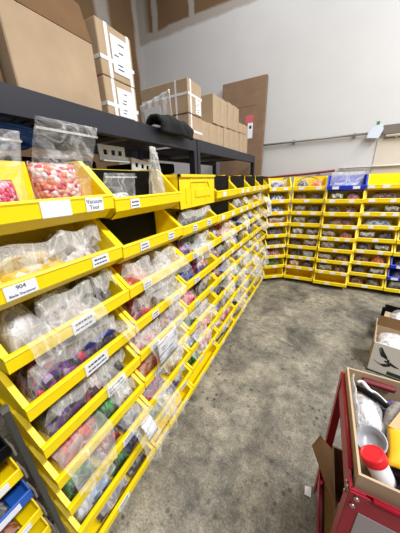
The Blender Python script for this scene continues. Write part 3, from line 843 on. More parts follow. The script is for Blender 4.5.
# ------------------------------------------------------------------ pallet shelf above the left row
XF, XB = -0.955, -1.62
ZT = 1.875
def shelf_unit(y0, y1, label):
    root = empty('steel_shelf', (XF, (y0+y1)/2, 0), label, 'shelf', 'slate steel shelf units')
    def part(name, b, m, sm=False):
        return link(name, b.mesh(name, m, smooth=sm), root, (-XF, -(y0+y1)/2, 0))
    prof = lambda x, s: [(x, ZT), (x-0.03*s, ZT), (x-0.03*s, ZT-0.03), (x-0.045*s, ZT-0.03), (x-0.045*s, ZT-0.09), (x, ZT-0.09)]
    for x, s in ((XF, 1), (XB, -1)):
        b = MB(); P_ = prof(x, s)
        vA = [b.bm.verts.new((p[0], y0+0.045, p[1])) for p in P_]; vB = [b.bm.verts.new((p[0], y1-0.045, p[1])) for p in P_]
        b.bm.faces.new(vA); b.bm.faces.new(vB[::-1])
        for i in range(6): b.bm.faces.new((vA[i], vB[i], vB[(i+1) % 6], vA[(i+1) % 6]))
        part('beam', b, M['beam'])
    for x in (XF, XB+0.05):
        for y in (y0, y1-0.045):
            part('upright_post', MB().box((x-0.05, y, 0.0), (x-0.001, y+0.044, ZT-0.001)), M['beam'])
    b = MB()
    y = y0+0.06
    while y < y1-0.1:
        b.box((XB+0.05, y, ZT-0.045), (XF-0.05, y+0.035, ZT-0.032)); y += 0.055
    dk = part('deck', b, M['deck']); dk['kind'] = 'stuff'
    for y in (y0+(y1-y0)*0.28, y0+(y1-y0)*0.62):
        part('deck_support', MB().box((XB+0.05, y, ZT-0.07), (XF-0.05, y+0.05, ZT-0.046)), M['deck_light'])
    b = MB().box((XB+0.05, y0+0.05, 1.16), (XF-0.13, y1-0.05, 1.18))
    part('lower_deck', b, M['deck'])
    return root
shelf_unit(0.02, 1.80, 'near slate steel shelf bay carrying the big cartons')
shelf_unit(1.815, 3.60, 'far slate steel shelf bay carrying the row of small cartons')

# totes added on the lower deck to darken the void under the shelf
def tote(x0, x1, y0, y1, z0, z1, m, label, nm='filler_tote'):
    root = empty(nm, ((x0+x1)/2, (y0+y1)/2, z0), label, 'tote', 'totes added to darken the lower shelf')
    w, d, h = x1-x0, y1-y0, z1-z0
    b = MB().hexa([(-w*.46,-d*.46,0),(w*.46,-d*.46,0),(w*.46,d*.46,0),(-w*.46,d*.46,0),(-w/2,-d/2,h*.86),(w/2,-d/2,h*.86),(w/2,d/2,h*.86),(-w/2,d/2,h*.86)])
    b.bevel(0.008)
    link('tote_body', b.mesh('tote_body', m), root)
    link('lid', MB().box((-w*.52, -d*.52, h*.865), (w*.52, d*.52, h)).bevel(0.008).mesh('lid', m), root)
    return root
tote(-1.56, -1.14, 0.10, 0.50, 1.185, 1.70, M['black'], 'black tote added to darken the gap behind the nearest yellow stack')
tote(-1.56, -1.14, 0.54, 0.94, 1.185, 1.68, M['black'], 'black tote added to darken the gap behind the second yellow stack')
tote(-1.56, -1.16, 0.98, 1.36, 1.185, 1.62, M['black'], 'lower black tote added to darken the gap behind the white brackets')
tote(-1.56, -1.14, 1.40, 1.72, 1.185, 1.70, M['black'], 'black tote added to darken the gap behind the turned yellow bin')
tote(-1.56, -1.16, 1.90, 2.5, 1.185, 1.60, M['deck'], 'brown filler tote added on the lower deck of the far shelf bay')
# coil of blue hose
b = MB()
pts = []
for i in range(60):
    a = i*0.5
    pts.append((-1.10 + 0.055*math.cos(a)*0.5, 0.50 + 0.10*math.sin(a) + 0.001*i, 1.720 + 0.0008*i + 0.02*math.cos(a)))
tag(link('blue_cable_coil', b.tube(pts, 0.011, 7).mesh('coil', M['blue_light'], smooth=True)), 'coil of blue cable under the shelf at the left edge', 'cable')
# white perforated brackets
def bracket(y, z, rx, lab):
    b = MB()
    w, h, t = 0.19, 0.085, 0.006
    holes = [(0.045, 0.05), (0.1, 0.05), (0.15, 0.045)]
    # plate cut in strips around the holes
    xs = [0, 0.032, 0.058, 0.087, 0.113, 0.137, 0.163, w]
    for i in range(len(xs)-1):
        if i % 2 == 1:
            b.box((xs[i], 0, 0), (xs[i+1], t, 0.036)); b.box((xs[i], 0, 0.062), (xs[i+1], t, h))
        else:
            b.box((xs[i], 0, 0), (xs[i+1], t, h))
    b.box((0, -0.03, 0), (w, 0, t))
    o = link('metal_bracket', b.mesh('bracket', M['metal_plate']), None, (-1.08, y, z), (0, rx, PI/2))
    return tag(o, lab, 'bracket')
bracket(0.93, 1.675, 0.0, 'white metal bracket with holes lying behind the second top bin')
bracket(1.16, 1.625, 0.12, 'white metal bracket tilted beside the pointed bag')

# ------------------------------------------------------------------ cartons on the shelf
def carton(x0, x1, y0, y1, z0, z1, label, m='carton', group=None, straps=(), label_face=None, handle=False, xstraps=(), hoop=0.34):
    root = empty('carton', ((x0+x1)/2, (y0+y1)/2, z0), label, 'box', group)
    w, d, h = (x1-x0)/2, (y1-y0)/2, z1-z0
    body = MB().box((-w, -d, 0), (w, d, h)).bevel(0.004)
    link('carton_body', body.mesh('carton_body', M[m]), root)
    # top seam tape
    for y in straps:
        b = MB(); e = 0.0015; sw = 0.010
        b.box((w, y-sw, 0.001), (w+e, y+sw, h+e)); b.box((-w-e, y-sw, h), (w+e, y+sw, h+e)); 
        link('strap', b.mesh('strap', M['strap']), root)
    if straps and handle != 'nohoop':
        zz = h*hoop
        b = MB(); e = 0.0018
        b.box((w, -d-e, zz-0.008), (w+e, d+e, zz+0.008)); b.box((-w-e, -d-e, zz-0.008), (w+e, -d, zz+0.008))
        link('strap', b.mesh('strap', M['strap']), root)
    for x in xstraps:
        link('strap', MB().box((x-0.007, -d-0.0016, 0.001), (x+0.007, -d, h+0.001)).mesh('strap', M['strap']), root)
    if label_face:
        y0_, y1_, z0_, z1_ = label_face
        lc = link('label_card', MB().box((w+0.002, y0_, z0_), (w+0.0035, y1_, z1_)).mesh('label_card', M['card']), root)
        b = MB(); rr = random.Random(int(z1*100))
        for q in range(7):
            zz = z0_ + (z1_-z0_)*(0.12 + 0.115*q)
            if q in (2, 5): continue
            ya = y0_ + (y1_-y0_)*rr.uniform(0.1, 0.45)
            b.box((w+0.0035, ya, zz), (w+0.004, ya + (y1_-y0_)*rr.uniform(0.2, 0.42), zz + (z1_-z0_)*0.035))
        link('printing', b.mesh('printing', M['ink']), lc)
    return root

# the big open carton
c = carton(-1.62, -1.0, 0.565, 0.930, ZT+0.002, 2.145, 'big tan carton with a raised flap at the left end of the shelf')
w = 0.31; h = 2.145-ZT-0.002
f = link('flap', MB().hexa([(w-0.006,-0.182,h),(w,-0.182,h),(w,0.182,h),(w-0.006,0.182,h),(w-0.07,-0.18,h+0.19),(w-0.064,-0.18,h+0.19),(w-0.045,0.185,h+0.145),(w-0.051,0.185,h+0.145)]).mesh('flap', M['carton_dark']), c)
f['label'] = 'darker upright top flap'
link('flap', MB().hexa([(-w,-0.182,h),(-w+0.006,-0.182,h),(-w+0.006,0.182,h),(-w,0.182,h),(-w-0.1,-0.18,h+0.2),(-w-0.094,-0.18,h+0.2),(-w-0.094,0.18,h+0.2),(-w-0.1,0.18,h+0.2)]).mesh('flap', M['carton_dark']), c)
carton(-1.6, -1.02, 0.10, 0.535, ZT+0.002, 2.25, 'brown carton left of the big open carton', 'carton_dark')
carton(-1.5, -1.0, 0.965, 1.185, ZT+0.002, 2.046, 'lower of two white strapped cartons with labels beside the big carton', 'carton', 'strapped pair of cartons', (-0.055, 0.085), (-0.035, 0.07, 0.015, 0.14))
carton(-1.5, -1.002, 0.968, 1.19, 2.05, 2.262, 'upper of two white strapped cartons with labels beside the big carton', 'carton', 'strapped pair of cartons', (-0.055, 0.085), (-0.035, 0.07, 0.03, 0.18))
carton(-1.40, -0.99, 1.755, 1.972, ZT+0.002, 2.046, 'lower strapped carton under the tall strapped carton mid shelf', 'carton', None, (-0.07,), None, xstraps=(0.10,))
carton(-1.42, -0.985, 1.750, 1.970, 2.05, 2.268, 'upper strapped carton with white label mid shelf', 'carton', None, (-0.07,), (0.0, 0.085, 0.01, 0.13), xstraps=(0.11,), hoop=0.57)
# row of slim cartons
yy = 1.985
n = 8
for i in range(n):
    wd = (3.36-1.985)/n
    carton(-1.30, -1.0 - 0.002*(i % 3), yy, yy+wd-0.006, ZT+0.002, 2.045+0.07*i/n, 'slim tan carton, number %s from the left in the lower row on the far shelf' % ['one', 'two', 'three', 'four', 'five', 'six', 'seven', 'eight'][i], 'carton_fluted', 'slim cartons on the far shelf')
    yy += wd
yy = 2.235
n2 = 6
for i in range(n2):
    wd = (3.36-2.235)/n2
    k = (yy + wd - 1.985)/((3.36-1.985)/n)
    base = 2.045 + 0.07*min(7, int(k))/n + 0.002
    carton(-1.30, -1.0 - 0.003*(i % 2), yy, yy+wd-0.006, base, 2.30 + 0.06*i/n2 - (0.14 if i > 3 else 0), 'slim tan carton, number %s from the left in the upper row on the far shelf' % ['one', 'two', 'three', 'four', 'five', 'six'][i], 'carton_fluted', 'slim cartons on the far shelf')
    yy += wd
# flat cardboard sheet leaning against the back wall
root = empty('cardboard_sheet', (-1.24, 3.84, ZT), 'tall brown flat carton leaning on the white wall behind the shelf', 'box')
b = MB().hexa([(-0.335,-0.05-0.166,-ZT),(0.335,-0.05-0.166,-ZT),(0.335,0.02-0.166,-ZT),(-0.335,0.02-0.166,-ZT),(-0.335,0.05,1.05),(0.335,0.05,1.05),(0.335,0.12,1.05),(-0.335,0.12,1.05)]).bevel(0.005)
link('carton_body', b.mesh('carton_body', M['carton_panel']), root)
def on_sheet(x0, x1, z0, z1, e, m, nm):
    yz = lambda z: -0.05 + 0.10*(z+0.05)/1.10
    return link(nm, MB().hexa([(x0,yz(z0)-e,z0),(x1,yz(z0)-e,z0),(x1,yz(z0)-0.0005,z0),(x0,yz(z0)-0.0005,z0),(x0,yz(z1)-e,z1),(x1,yz(z1)-e,z1),(x1,yz(z1)-0.0005,z1),(x0,yz(z1)-0.0005,z1)]).mesh(nm, m), root)
red_lab = plain('pink_red_print', (206, 96, 104), 0.6, var=0.4, scale=60)
on_sheet(0.05, 0.17, 0.48, 0.58, 0.002, red_lab, 'red_label')
on_sheet(0.09, 0.17, 0.27, 0.478, 0.002, M['card'], 'label_card')
on_sheet(0.115, 0.15, 0.40, 0.44, 0.0025, M['ink'], 'printing')
on_sheet(-0.2, 0.2, 0.70, 0.705, 0.0015, M['carton_dark'], 'crease')
# clear padded envelope standing against the strapped cartons
b = MB()
def env(s, t):
    bul = (1-abs(2*s-1)**3)*(1-abs(2*t-1)**3)
    return (-0.045*0 + 0.018*bul + 0.006*math.sin(s*26), (s-0.5)*0.29, t*0.25 + 0.06*s)
b.grid(env, 24, 10, 0.012)
ev = link('padded_envelope', b.mesh('envelope', M['film_milky'], smooth=True), None, (-1.235, 1.685, ZT+0.004), (0.0, 0.10, -PI/2))
tag(ev, 'clear ribbed padded packet leaning by the mid shelf strapped cartons', 'packet')
link('packing_slip', MB().box((0.022, -0.09, 0.09), (0.024, 0.07, 0.22)).mesh('slip', M['card']), ev)
# black cloth over the beam
b = MB()
def cl(s, t):
    y = 1.28 + 0.37*s
    path = [(-1.03, 1.895), (-1.0, 1.925), (-0.955, 1.922), (-0.925, 1.895), (-0.925, 1.84)]
    x = t*4; i = min(3, int(x)); f = x-i
    px = path[i][0]*(1-f)+path[i+1][0]*f; pz = path[i][1]*(1-f)+path[i+1][1]*f
    hump = 0.03*noise.noise(Vector((s*4, t*2, 1))) + 0.025*math.sin(s*PI)
    lim = 1 - 0.45*max(0, t-0.7)/0.3*(1 if s < 0.35 else 0.2)
    return (px + 0.012*noise.noise(Vector((s*7, t*5, 0))) + 0.008, y, max(1.84, pz + hump*(1-t*0.6)))
b.grid(cl, 24, 16, 0.02)
tag(link('black_cloth', b.mesh('cloth', M['cloth'], smooth=True)), 'folded black cloth draped on the shelf beam', 'cloth')

# ------------------------------------------------------------------ back wall fittings
pipe = link('wall_conduit', MB().tube([(-1.6, 3.965, 2.05), (0.43, 3.965, 2.055)], 0.014, 10).mesh('conduit', M['conduit'], smooth=True))
for x in (-1.3, -0.5, 0.25): link('wall_mount', MB().box((x, 3.96, 2.03), (x+0.03, 3.999, 2.075)).mesh('mount', M['conduit']), pipe)
tag(pipe, 'thin grey conduit running level along the white wall', 'pipe')
br = link('wall_rail', MB().prism([(3.94, 2.025), (3.985, 2.025), (3.985, 2.035), (3.95, 2.045), (3.95, 2.105), (3.985, 2.115), (3.985, 2.125), (3.94, 2.125)], 'x', 0.56, 3.2).mesh('rail', M['brace']))
for x in (0.6, 1.4, 2.4): link('wall_mount', MB().box((x, 3.985, 2.03), (x+0.05, 3.999, 2.12)).mesh('mount', M['brace']), br)
tag(br, 'brown steel channel on the wall right of the paper tag', 'rail')
wp = link('white_pipe', MB().tube([(0.15, 3.97, 1.655), (3.2, 3.97, 1.665)], 0.012, 10).mesh('pipe', M['whitepipe'], smooth=True))
for x in (0.2, 1.2): link('wall_mount', MB().box((x, 3.96, 1.645), (x+0.02, 3.985, 1.672)).mesh('mount', M['whitepipe']), wp)
tag(wp, 'thin white pipe low on the wall above the bins', 'pipe')
wp = link('white_pipe', MB().tube([(0.6, 3.955, 2.005), (3.2, 3.955, 2.005)], 0.016, 10).mesh('pipe', M['whitepipe'], smooth=True))
for x in (0.7, 1.4): link('wall_mount', MB().box((x, 3.95, 1.985), (x+0.02, 3.999, 2.024)).mesh('mount', M['whitepipe']), wp)
tag(wp, 'white pipe just under the brown steel channel', 'pipe')
tg = empty('paper_tag', (0.475, 3.935, 2.06), 'pale blue paper tag stuck where conduit meets the channel', 'tag')
link('tag_sheet', MB().prism([(-0.075, -0.06), (0.05, -0.075), (0.085, 0.02), (0.06, 0.08), (-0.03, 0.06), (-0.07, 0.0)], 'y', -0.006, 0.006).mesh('tag_sheet', M['dirty_blue']), tg)
link('wall_mount', MB().box((-0.01, 0.0065, -0.02), (0.03, 0.064, 0.02)).mesh('mount', M['brace']), tg)
link('green_clip', MB().box((0.0, -0.004, 0.078), (0.035, 0.01, 0.115)).bevel(0.004).mesh('clip', M['green']), tg)
hz = [(-1.05, 3.95, 1.60), (-0.8, 3.95, 1.575), (-0.55, 3.95, 1.59), (-0.3, 3.95, 1.60), (-0.1, 3.95, 1.615), (0.1, 3.95, 1.63)]
rh = link('red_hose', MB().tube(hz, 0.016, 8).mesh('hose', M['hose'], smooth=True))
for x, z in ((-0.8, 1.575), (-0.1, 1.615)): link('wall_mount', MB().box((x, 3.955, z-0.012), (x+0.02, 3.999, z+0.012)).mesh('mount', M['conduit']), rh)
tag(rh, 'dark red hose lying along the wall above the corner bins', 'hose')
pts = [(-0.36 + 0.3*i/14, 3.72, 1.50 + 0.06*math.sin(i/14*PI) ) for i in range(15)]
tag(link('black_wire', MB().tube(pts, 0.004, 6).mesh('wire', M['ink'], smooth=True)), 'thin black wire arching out of the bin right of the corner', 'wire')

# ------------------------------------------------------------------ small bin rack at the lower left
rk = empty('small_bin_rack', (-0.70, 0.12, 0), 'grey steel rack upright beside the nearest yellow stack', 'rack')
R0 = (0.70, -0.12, 0)
prof = [(-0.700, 0.124), (-0.689, 0.122), (-0.686, 0.125), (-0.686, 0.138), (-0.691, 0.139), (-0.692, 0.129), (-0.700, 0.129)]
link('upright_post', MB().prism(prof, 'z', 0.0, 0.985).mesh('post', M['post']), rk, R0)
link('post_cap', MB().box((-0.701, 0.121, 0.9855), (-0.685, 0.140, 1.002)).mesh('cap', M['steel']), rk, R0)
link('shelf_rail', MB().box((-0.99, 0.113, 0.0), (-0.96, 0.135, 0.98)).mesh('rail', M['post']), rk, R0)
for z in (0.952, 0.842, 0.735, 0.626, 0.517):
    link('shelf_plate', MB().box((-0.955, -0.19, z-0.159), (-0.74, 0.1125, z-0.1555)).mesh('plate', M['post']), rk, R0)
    link('shelf_bracket', MB().box((-0.76, 0.1135, z-0.145), (-0.712, 0.1185, z-0.105)).mesh('bracket', M['grey_bracket']), rk, R0)
def small_bin(z, key, lab, nlab=1):
    w, d, h = 0.30, 0.22, 0.097
    root = empty('small_bin', (-0.715, -0.189, z), lab, 'bin', 'small bins in the near rack', PI/2)
    m = M[key]; b = MB(); t = 0.004
    b.box((0, 0.02, 0), (w, d, t)); b.box((0, d-t, t), (w, d, h))
    side = [(0.02, 0), (0, 0.03), (0, 0.062), (0.07, h), (d, h), (d, 0)]
    b.prism(side, 'x', 0, t); b.prism(side, 'x', w-t, w)
    b.hexa([(0,0.02,0),(w,0.02,0),(w,0.025,0),(0,0.025,0),(0,0,0.03),(w,0,0.03),(w,0.005,0.03),(0,0.005,0.03)])
    link('bin_shell', b.mesh('small_bin_shell', m), root)
    link('front_lip', MB().box((0, -0.004, 0.028), (w, 0.004, 0.066)).bevel(0.002).mesh('small_lip', m), root)
    for k in range(nlab):
        lc = link('label_card', label_mesh(0.08, 0.024), root, (0.225 - 0.02*k, -0.0045, 0.046 - 0.0*k))
    return root
small_bin(0.69, 'yellow', 'small yellow bin in the near rack above the blue one')
small_bin(0.583, 'blue_light', 'small blue bin in the near rack')
small_bin(0.474, 'yellow', 'small yellow bin in the near rack below the blue one')
small_bin(0.365, 'yellow', 'lowest small yellow bin in the near rack')
small_bin(0.80, 'black', 'small black bin at the top of the near rack', 0)
for z, pal, lab in ((0.80, 'dark', 'dark wrapped part in the small black bin'), (0.69, 'purple', 'purple wrapped part in the upper small yellow bin'), (0.583, 'grey', 'grey wrapped part in the small blue bin'), (0.474, 'brown', 'brown wrapped part in the small yellow bin below the blue one')):
    o = link('wrapped_part', core_for(1, pal), None, (-0.82, -0.06, z+0.006), (0, 0, PI/2), (1.1, 0.75, 0.85))
    tag(o, lab, 'part')

# ------------------------------------------------------------------ red cart, lower right
CX0, CX1, CY0, CY1 = 0.158, 0.66, 0.467, 0.890
ZC = 0.80
ct = empty('red_cart', ((CX0+CX1)/2, (CY0+CY1)/2, 0), 'dark red steel cart with open sides holding a carton of parts', 'cart')
CO = (-(CX0+CX1)/2, -(CY0+CY1)/2, 0)
def cpart(name, b, m, sm=False):
    return link(name, b.mesh(name, m, smooth=sm), ct, CO)
def angle_iron(x, y, sx, sy, z0, z1, w=0.034, t=0.003):
    b = MB()
    poly = [(x, y), (x+sx*w, y), (x+sx*w, y+sy*t), (x+sx*t, y+sy*t), (x+sx*t, y+sy*w), (x, y+sy*w)]
    b.prism(poly, 'z', z0, z1); return b
for x, sx in ((CX0, 1), (CX1, -1)):
    for y, sy in ((CY0, 1), (CY1, -1)):
        cpart('corner_post', angle_iron(x, y, sx, sy, 0.0, ZC), M['red'])
t = 0.003
def tray(z0, z1, nm):
    b = MB(); e = 0.0035
    b.box((CX0+e, CY0+e, z0), (CX1-e, CY1-e, z0+t))
    b.box((CX0+e, CY0+e, z0), (CX0+e+t, CY1-e, z1)); b.box((CX1-e-t, CY0+e, z0), (CX1-e, CY1-e, z1))
    b.box((CX0+e, CY0+e, z0), (CX1-e, CY0+e+t, z1)); b.box((CX0+e, CY1-e-t, z0), (CX1-e, CY1-e, z1))
    return cpart(nm, b, M['red'])
tray(0.715, ZC, 'top_tray'); tray(0.10, 0.17, 'lower_tray')
cpart('rim_rail', MB().tube([(CX0+0.006, CY0+0.05, ZC-0.001), (CX0+0.006, CY1-0.01, ZC-0.001)], 0.006, 8), M['red'], True)
cpart('rim_rail', MB().tube([(CX0+0.048, CY0-0.006, ZC+0.001), (CX1-0.05, CY0-0.006, ZC+0.001)], 0.0075, 8), M['red'], True)
cpart('front_panel', MB().box((CX0+0.001, CY0-0.0035, 0.60), (CX1-0.001, CY0-0.0005, ZC-0.004)), M['red'])
pn = cpart('panel_sheet', MB().hexa([(0.187,CY0-0.0055,0.60),(0.6,CY0-0.0055,0.60),(0.6,CY0-0.004,0.60),(0.187,CY0-0.004,0.60),(0.187,CY0-0.0055,0.728),(0.6,CY0-0.0055,0.728),(0.6,CY0-0.004,0.728),(0.187,CY0-0.004,0.728)]), plain('pale_grey_sheet', (176, 166, 170), 0.6))
pn['label'] = 'pale grey sheet on the front'
for x, z in ((CX0+0.017, ZC-0.020), (CX0+0.013, ZC-0.052)):
    cpart('bolt', MB().lathe([(0.0001, 0.006), (0.004, 0.0055), (0.0065, 0.003), (0.007, 0.0)], 12, Matrix.Translation((x, CY0-0.0045, z)) @ Matrix.Rotation(PI/2, 4, 'X')), M['steel'], True)
for y, z in ((CY0+0.010, ZC-0.012), (CY0+0.024, ZC-0.015), (CY0+0.02, ZC-0.05)):
    cpart('bolt', MB().lathe([(0.0001, 0.005), (0.0025, 0.0045), (0.0042, 0.003), (0.0045, 0.0)], 12, Matrix.Translation((CX0-0.001, y, z)) @ Matrix.Rotation(-PI/2, 4, 'Y')), M['steel'], True)

def open_box(name, x0, x1, y0, y1, z0, z1, t, m, label, cat='box', group=None):
    root = empty(name, ((x0+x1)/2, (y0+y1)/2, z0), label, cat, group)
    w, d, h = (x1-x0)/2, (y1-y0)/2, z1-z0
    b = MB()
    b.box((-w, -d, 0), (w, d, t)); b.box((-w, -d, t), (-w+t, d, h)); b.box((w-t, -d, t), (w, d, h)); b.box((-w+t, -d, t), (w-t, -d+t, h)); b.box((-w+t, d-t, t), (w-t, d, h))
    link('carton_body', b.mesh('carton_body', M[m]), root)
    return root
bx = open_box('open_carton', 0.171, 0.60, 0.482, 0.874, 0.722, 0.842, 0.006, 'carton', 'open cardboard box full of odds and ends on the red cart')
# contents of that carton (each a thing)
BZ = 0.7295
o = link('wrapped_bag', SHAPES[4]['pouch'], None, (0.236, 0.73, BZ), (0, 0, 0.1), (0.5, 0.8, 0.7)); tag(o, 'clear bag with white parts at the left of the cart carton', 'plastic bag')
me = SHAPES[4]['pouch'].copy(); me.materials.clear(); me.materials.append(M['film_milky']); o.data = me
c = link('contents', core_for(4, 'white'), o); c['kind'] = 'stuff'
b = MB().grid(lambda s, t: (0.1875 + 0.0025*math.sin(s*17+t*3) + 0.003*math.sin(t*8), 0.62 + 0.22*s, BZ + 0.002 + 0.115*t), 20, 6, 0.004)
tag(link('folded_plastic_sheet', b.mesh('sheet', M['film_milky'], smooth=True)), 'folded clear plastic sheet along the left side of the cart carton', 'plastic sheet')
pts = [(0.205 + 0.10*i/20, 0.825 - 0.03*math.sin(i/20*PI) - 0.06*(i/20)**2, 0.80 + 0.02*math.sin(i/20*PI)) for i in range(21)]
tag(link('black_cable', MB().tube(pts, 0.010, 8).mesh('cord', M['black'], smooth=True)), 'thick black cord at the far end of the cart carton', 'cord')
pts = [(0.206 + 0.075*i/16, 0.828 - 0.055*(i/16)**2 + 0.006*math.sin(i*0.7), 0.822 + 0.006*math.sin(i*0.5)) for i in range(17)]
tag(link('white_cable', MB().tube(pts, [0.003 + 0.004*math.sin(PI*min(1, (i+2)/15)) for i in range(17)], 8).mesh('cable', M['white_plastic'], smooth=True)), 'white plastic arm curving over the black cord', 'cable')
b = MB().box((-0.05, -0.011, 0), (0.05, 0.011, 0.02)).bevel(0.004)
tag(link('maroon_block', b.mesh('block', M['maroon']), None, (0.275, 0.858, 0.802), (0, 0, -0.04)), 'dark maroon bar against the far side of the cart carton', 'bar')
# grey fluffy duster: irregular tube
pts = [(0.272, 0.66, 0.785), (0.285, 0.70, 0.80), (0.297, 0.745, 0.812), (0.318, 0.775, 0.818), (0.35, 0.785, 0.81), (0.39, 0.77, 0.80)]
tag(link('grey_duster', MB().tube(pts, [0.010, 0.020, 0.020, 0.018, 0.018, 0.014], 12).mesh('duster', M['grey_fur'], smooth=True)), 'fuzzy grey duster in the cart carton', 'duster')
b = MB().hexa([(0.268,0.672,0.824),(0.290,0.666,0.824),(0.350,0.760,0.850),(0.328,0.766,0.850),(0.268,0.672,0.832),(0.290,0.666,0.832),(0.350,0.760,0.858),(0.328,0.766,0.858)])
tag(link('wooden_stick', b.mesh('stick', M['wood'])), 'flat pale wooden stick lying over the grey duster', 'stick')
for (x, y, pal, q, sx_, sy_, lab) in ((0.30, 0.562, 'dark', 0, 0.8, 0.52, 'dark crumpled parts at the near end of the cart carton'), (0.48, 0.68, 'grey', 1, 0.8, 1.3, 'grey parts filling the right of the cart carton'), (0.30, 0.80, 'dark', 4, 0.9, 0.4, 'dark parts under the black cord in the cart carton')):
    o = link('loose_parts', core_for(q, pal), None, (x, y, BZ+0.001), (0, 0, 0.1), (sx_, sy_, 0.55)); tag(o, lab, 'parts'); o['kind'] = 'stuff'
# yellow packet
root = empty('yellow_packet', (0.322, 0.612, 0.824), 'yellow packet with white patches at the right of the cart carton', 'packet', None, -0.17)
b = MB()
def yp(s, t):
    bul = (1-abs(2*s-1)**4)*(1-abs(2*t-1)**4)
    return ((s-0.5)*0.13, (t-0.5)*0.13, 0.018*bul + 0.03*s*0)
b.grid(yp, 14, 14, 0.014)
link('packet_body', b.mesh('packet', M['yellow_pack'], smooth=True), root)
link('label_card', MB().box((-0.035, 0.0, 0.0185), (0.005, 0.035, 0.0195)).mesh('lab', M['card']), root)
link('label_card', MB().box((-0.02, -0.045, 0.0185), (0.02, -0.012, 0.0195)).mesh('lab', M['card']), root)
# grey bowl
mt = Matrix.Translation((0.228, 0.620, 0.790)) @ Matrix.Scale(0.9, 4) @ Matrix.Rotation(-0.35, 4, 'Y') @ Matrix.Rotation(0.25, 4, 'X')
b = MB().lathe([(0.020, 0), (0.038, 0.012), (0.042, 0.034), (0.045, 0.036), (0.045, 0.039), (0.040, 0.038), (0.034, 0.016), (0.0005, 0.008)], 28, mt)
tag(link('grey_bowl', b.mesh('bowl', M['grey_bowl'], smooth=True)), 'translucent grey plastic bowl behind the red capped bottle', 'bowl')
# red capped bottle
bt = empty('bottle', (0.232, 0.540, 0.81), 'white bottle with a red screw cap lying in the cart carton', 'bottle')
ax = Vector((-0.046, 0.020, 0.075)).normalized()
rot = ax.to_track_quat('Z', 'Y').to_matrix().to_4x4()
mt = Matrix.Translation(Vector((0.208, 0.560, 0.838)) - Vector((0.232, 0.540, 0.81)) - ax*0.085) @ rot @ Matrix.Diagonal((1.18, 1.18, 1.0, 1.0))
link('bottle_body', MB().lathe([(0.012, 0), (0.021, 0.003), (0.0225, 0.008), (0.0225, 0.055), (0.018, 0.064)], 28, mt).mesh('body', M['white_plastic'], smooth=True), bt)
cp = link('cap', MB().lathe([(0.0255, 0.060), (0.0262, 0.064), (0.0262, 0.079), (0.0245, 0.083), (0.021, 0.084), (0.0195, 0.0825), (0.0005, 0.0825)], 32, mt).mesh('cap', M['redcap'], smooth=False), bt)
cp['label'] = 'red screw cap'
b = MB().box((-0.045, -0.03, 0), (0.045, 0.03, 0.05)).bevel(0.01)
tag(link('navy_case', b.mesh('case', M['navy']), None, (0.325, 0.526, BZ+0.062), (0, 0, 0.1)), 'navy plastic case in the near corner of the cart carton', 'case')

# lower tray carton with its flap
lb = open_box('open_carton', 0.185, 0.60, 0.49, 0.86, 0.108, 0.40, 0.006, 'carton_dark', 'brown open carton on the lower tray of the red cart')
lo = Vector((-(0.185+0.60)/2, -(0.49+0.86)/2, -0.108))
def quad_slab(P4, t):
    a, b_, c_, d = [Vector(p) for p in P4]
    n = (b_-a).cross(d-a).normalized()*t
    return MB().hexa([a, b_, c_, d, a+n, b_+n, c_+n, d+n])
f = link('flap', quad_slab([(0.184, 0.62, 0.400), (0.184, 0.835, 0.400), (0.128, 0.850, 0.44), (0.100, 0.80, 0.425)], 0.005).mesh('flap', M['carton_dark']), lb, lo)
for k, (x, y) in enumerate(((0.215, 0.57), (0.255, 0.60), (0.225, 0.66))):
    b = MB().lathe([(0.018, 0), (0.02, 0.002), (0.02, 0.30 - 0.03*k), (0.014, 0.302 - 0.03*k), (0.012, 0.26)], 16)
    tag(link('cardboard_tube', b.mesh('tube', M['carton'], smooth=True), None, (x, y, 0.116), (0, 0, 0)), 'brown cardboard tube in the lower carton, %s of three' % ['nearest', 'right hand', 'farthest'][k], 'tube', 'tubes in the lower carton')
# scrap of paper on the floor
tag(link('paper_scrap', MB().grid(lambda s, t: (0.115 + 0.03*s, 0.83 + 0.04*t, 0.004 + 0.012*s*t), 4, 4, 0.001).mesh('scrap', M['card'])), 'small white paper scrap on the floor beside the red cart', 'paper')

# ------------------------------------------------------------------ white printed box and black crate on the floor
wb = empty('printed_carton', (0.524, 1.957, 0), 'white printed box with open flaps behind the red cart', 'box', None, -0.19)
wbp = lambda x, y: (0.524 + (x-0.522)*math.cos(-0.19) - (y-1.95)*math.sin(-0.19), 1.957 + (x-0.522)*math.sin(-0.19) + (y-1.95)*math.cos(-0.19))
W0 = (-0.522, -1.95, 0)
b = MB(); t = 0.006
x0, x1, y0, y1, h = 0.522, 0.92, 1.95, 2.24, 0.285
b.box((x0, y0, 0), (x1, y1, t)); b.box((x0, y0+t, t), (x0+t, y1, h)); b.box((x1-t, y0+t, t), (x1, y1, h)); b.box((x0+t, y1-t, t), (x1-t, y1, h))
link('carton_body', b.mesh('carton_body', M['carton']), wb, W0)
link('front_face', MB().box((x0, y0-0.001, 0.0), (x1, y0+t, h)).mesh('front_face', M['white_box']), wb, W0)
link('base_band', MB().box((x0-0.002, y0-0.006, 0), (x1, y0-0.0015, 0.012)).mesh('base_band', M['darkgreen']), wb, W0)
link('flap', quad_slab([(x0, y1, h), (x1, y1, h), (x1, y1+0.03, h+0.085), (x0+0.01, y1+0.03, h+0.085)], 0.005).mesh('flap', M['carton_dark']), wb, W0)
link('flap', quad_slab([(x0, y1, h), (x0, y0, h), (x0-0.012, y0+0.12, h+0.13), (x0-0.012, y0+0.17, h+0.13)], 0.005).mesh('flap', M['carton']), wb, W0)
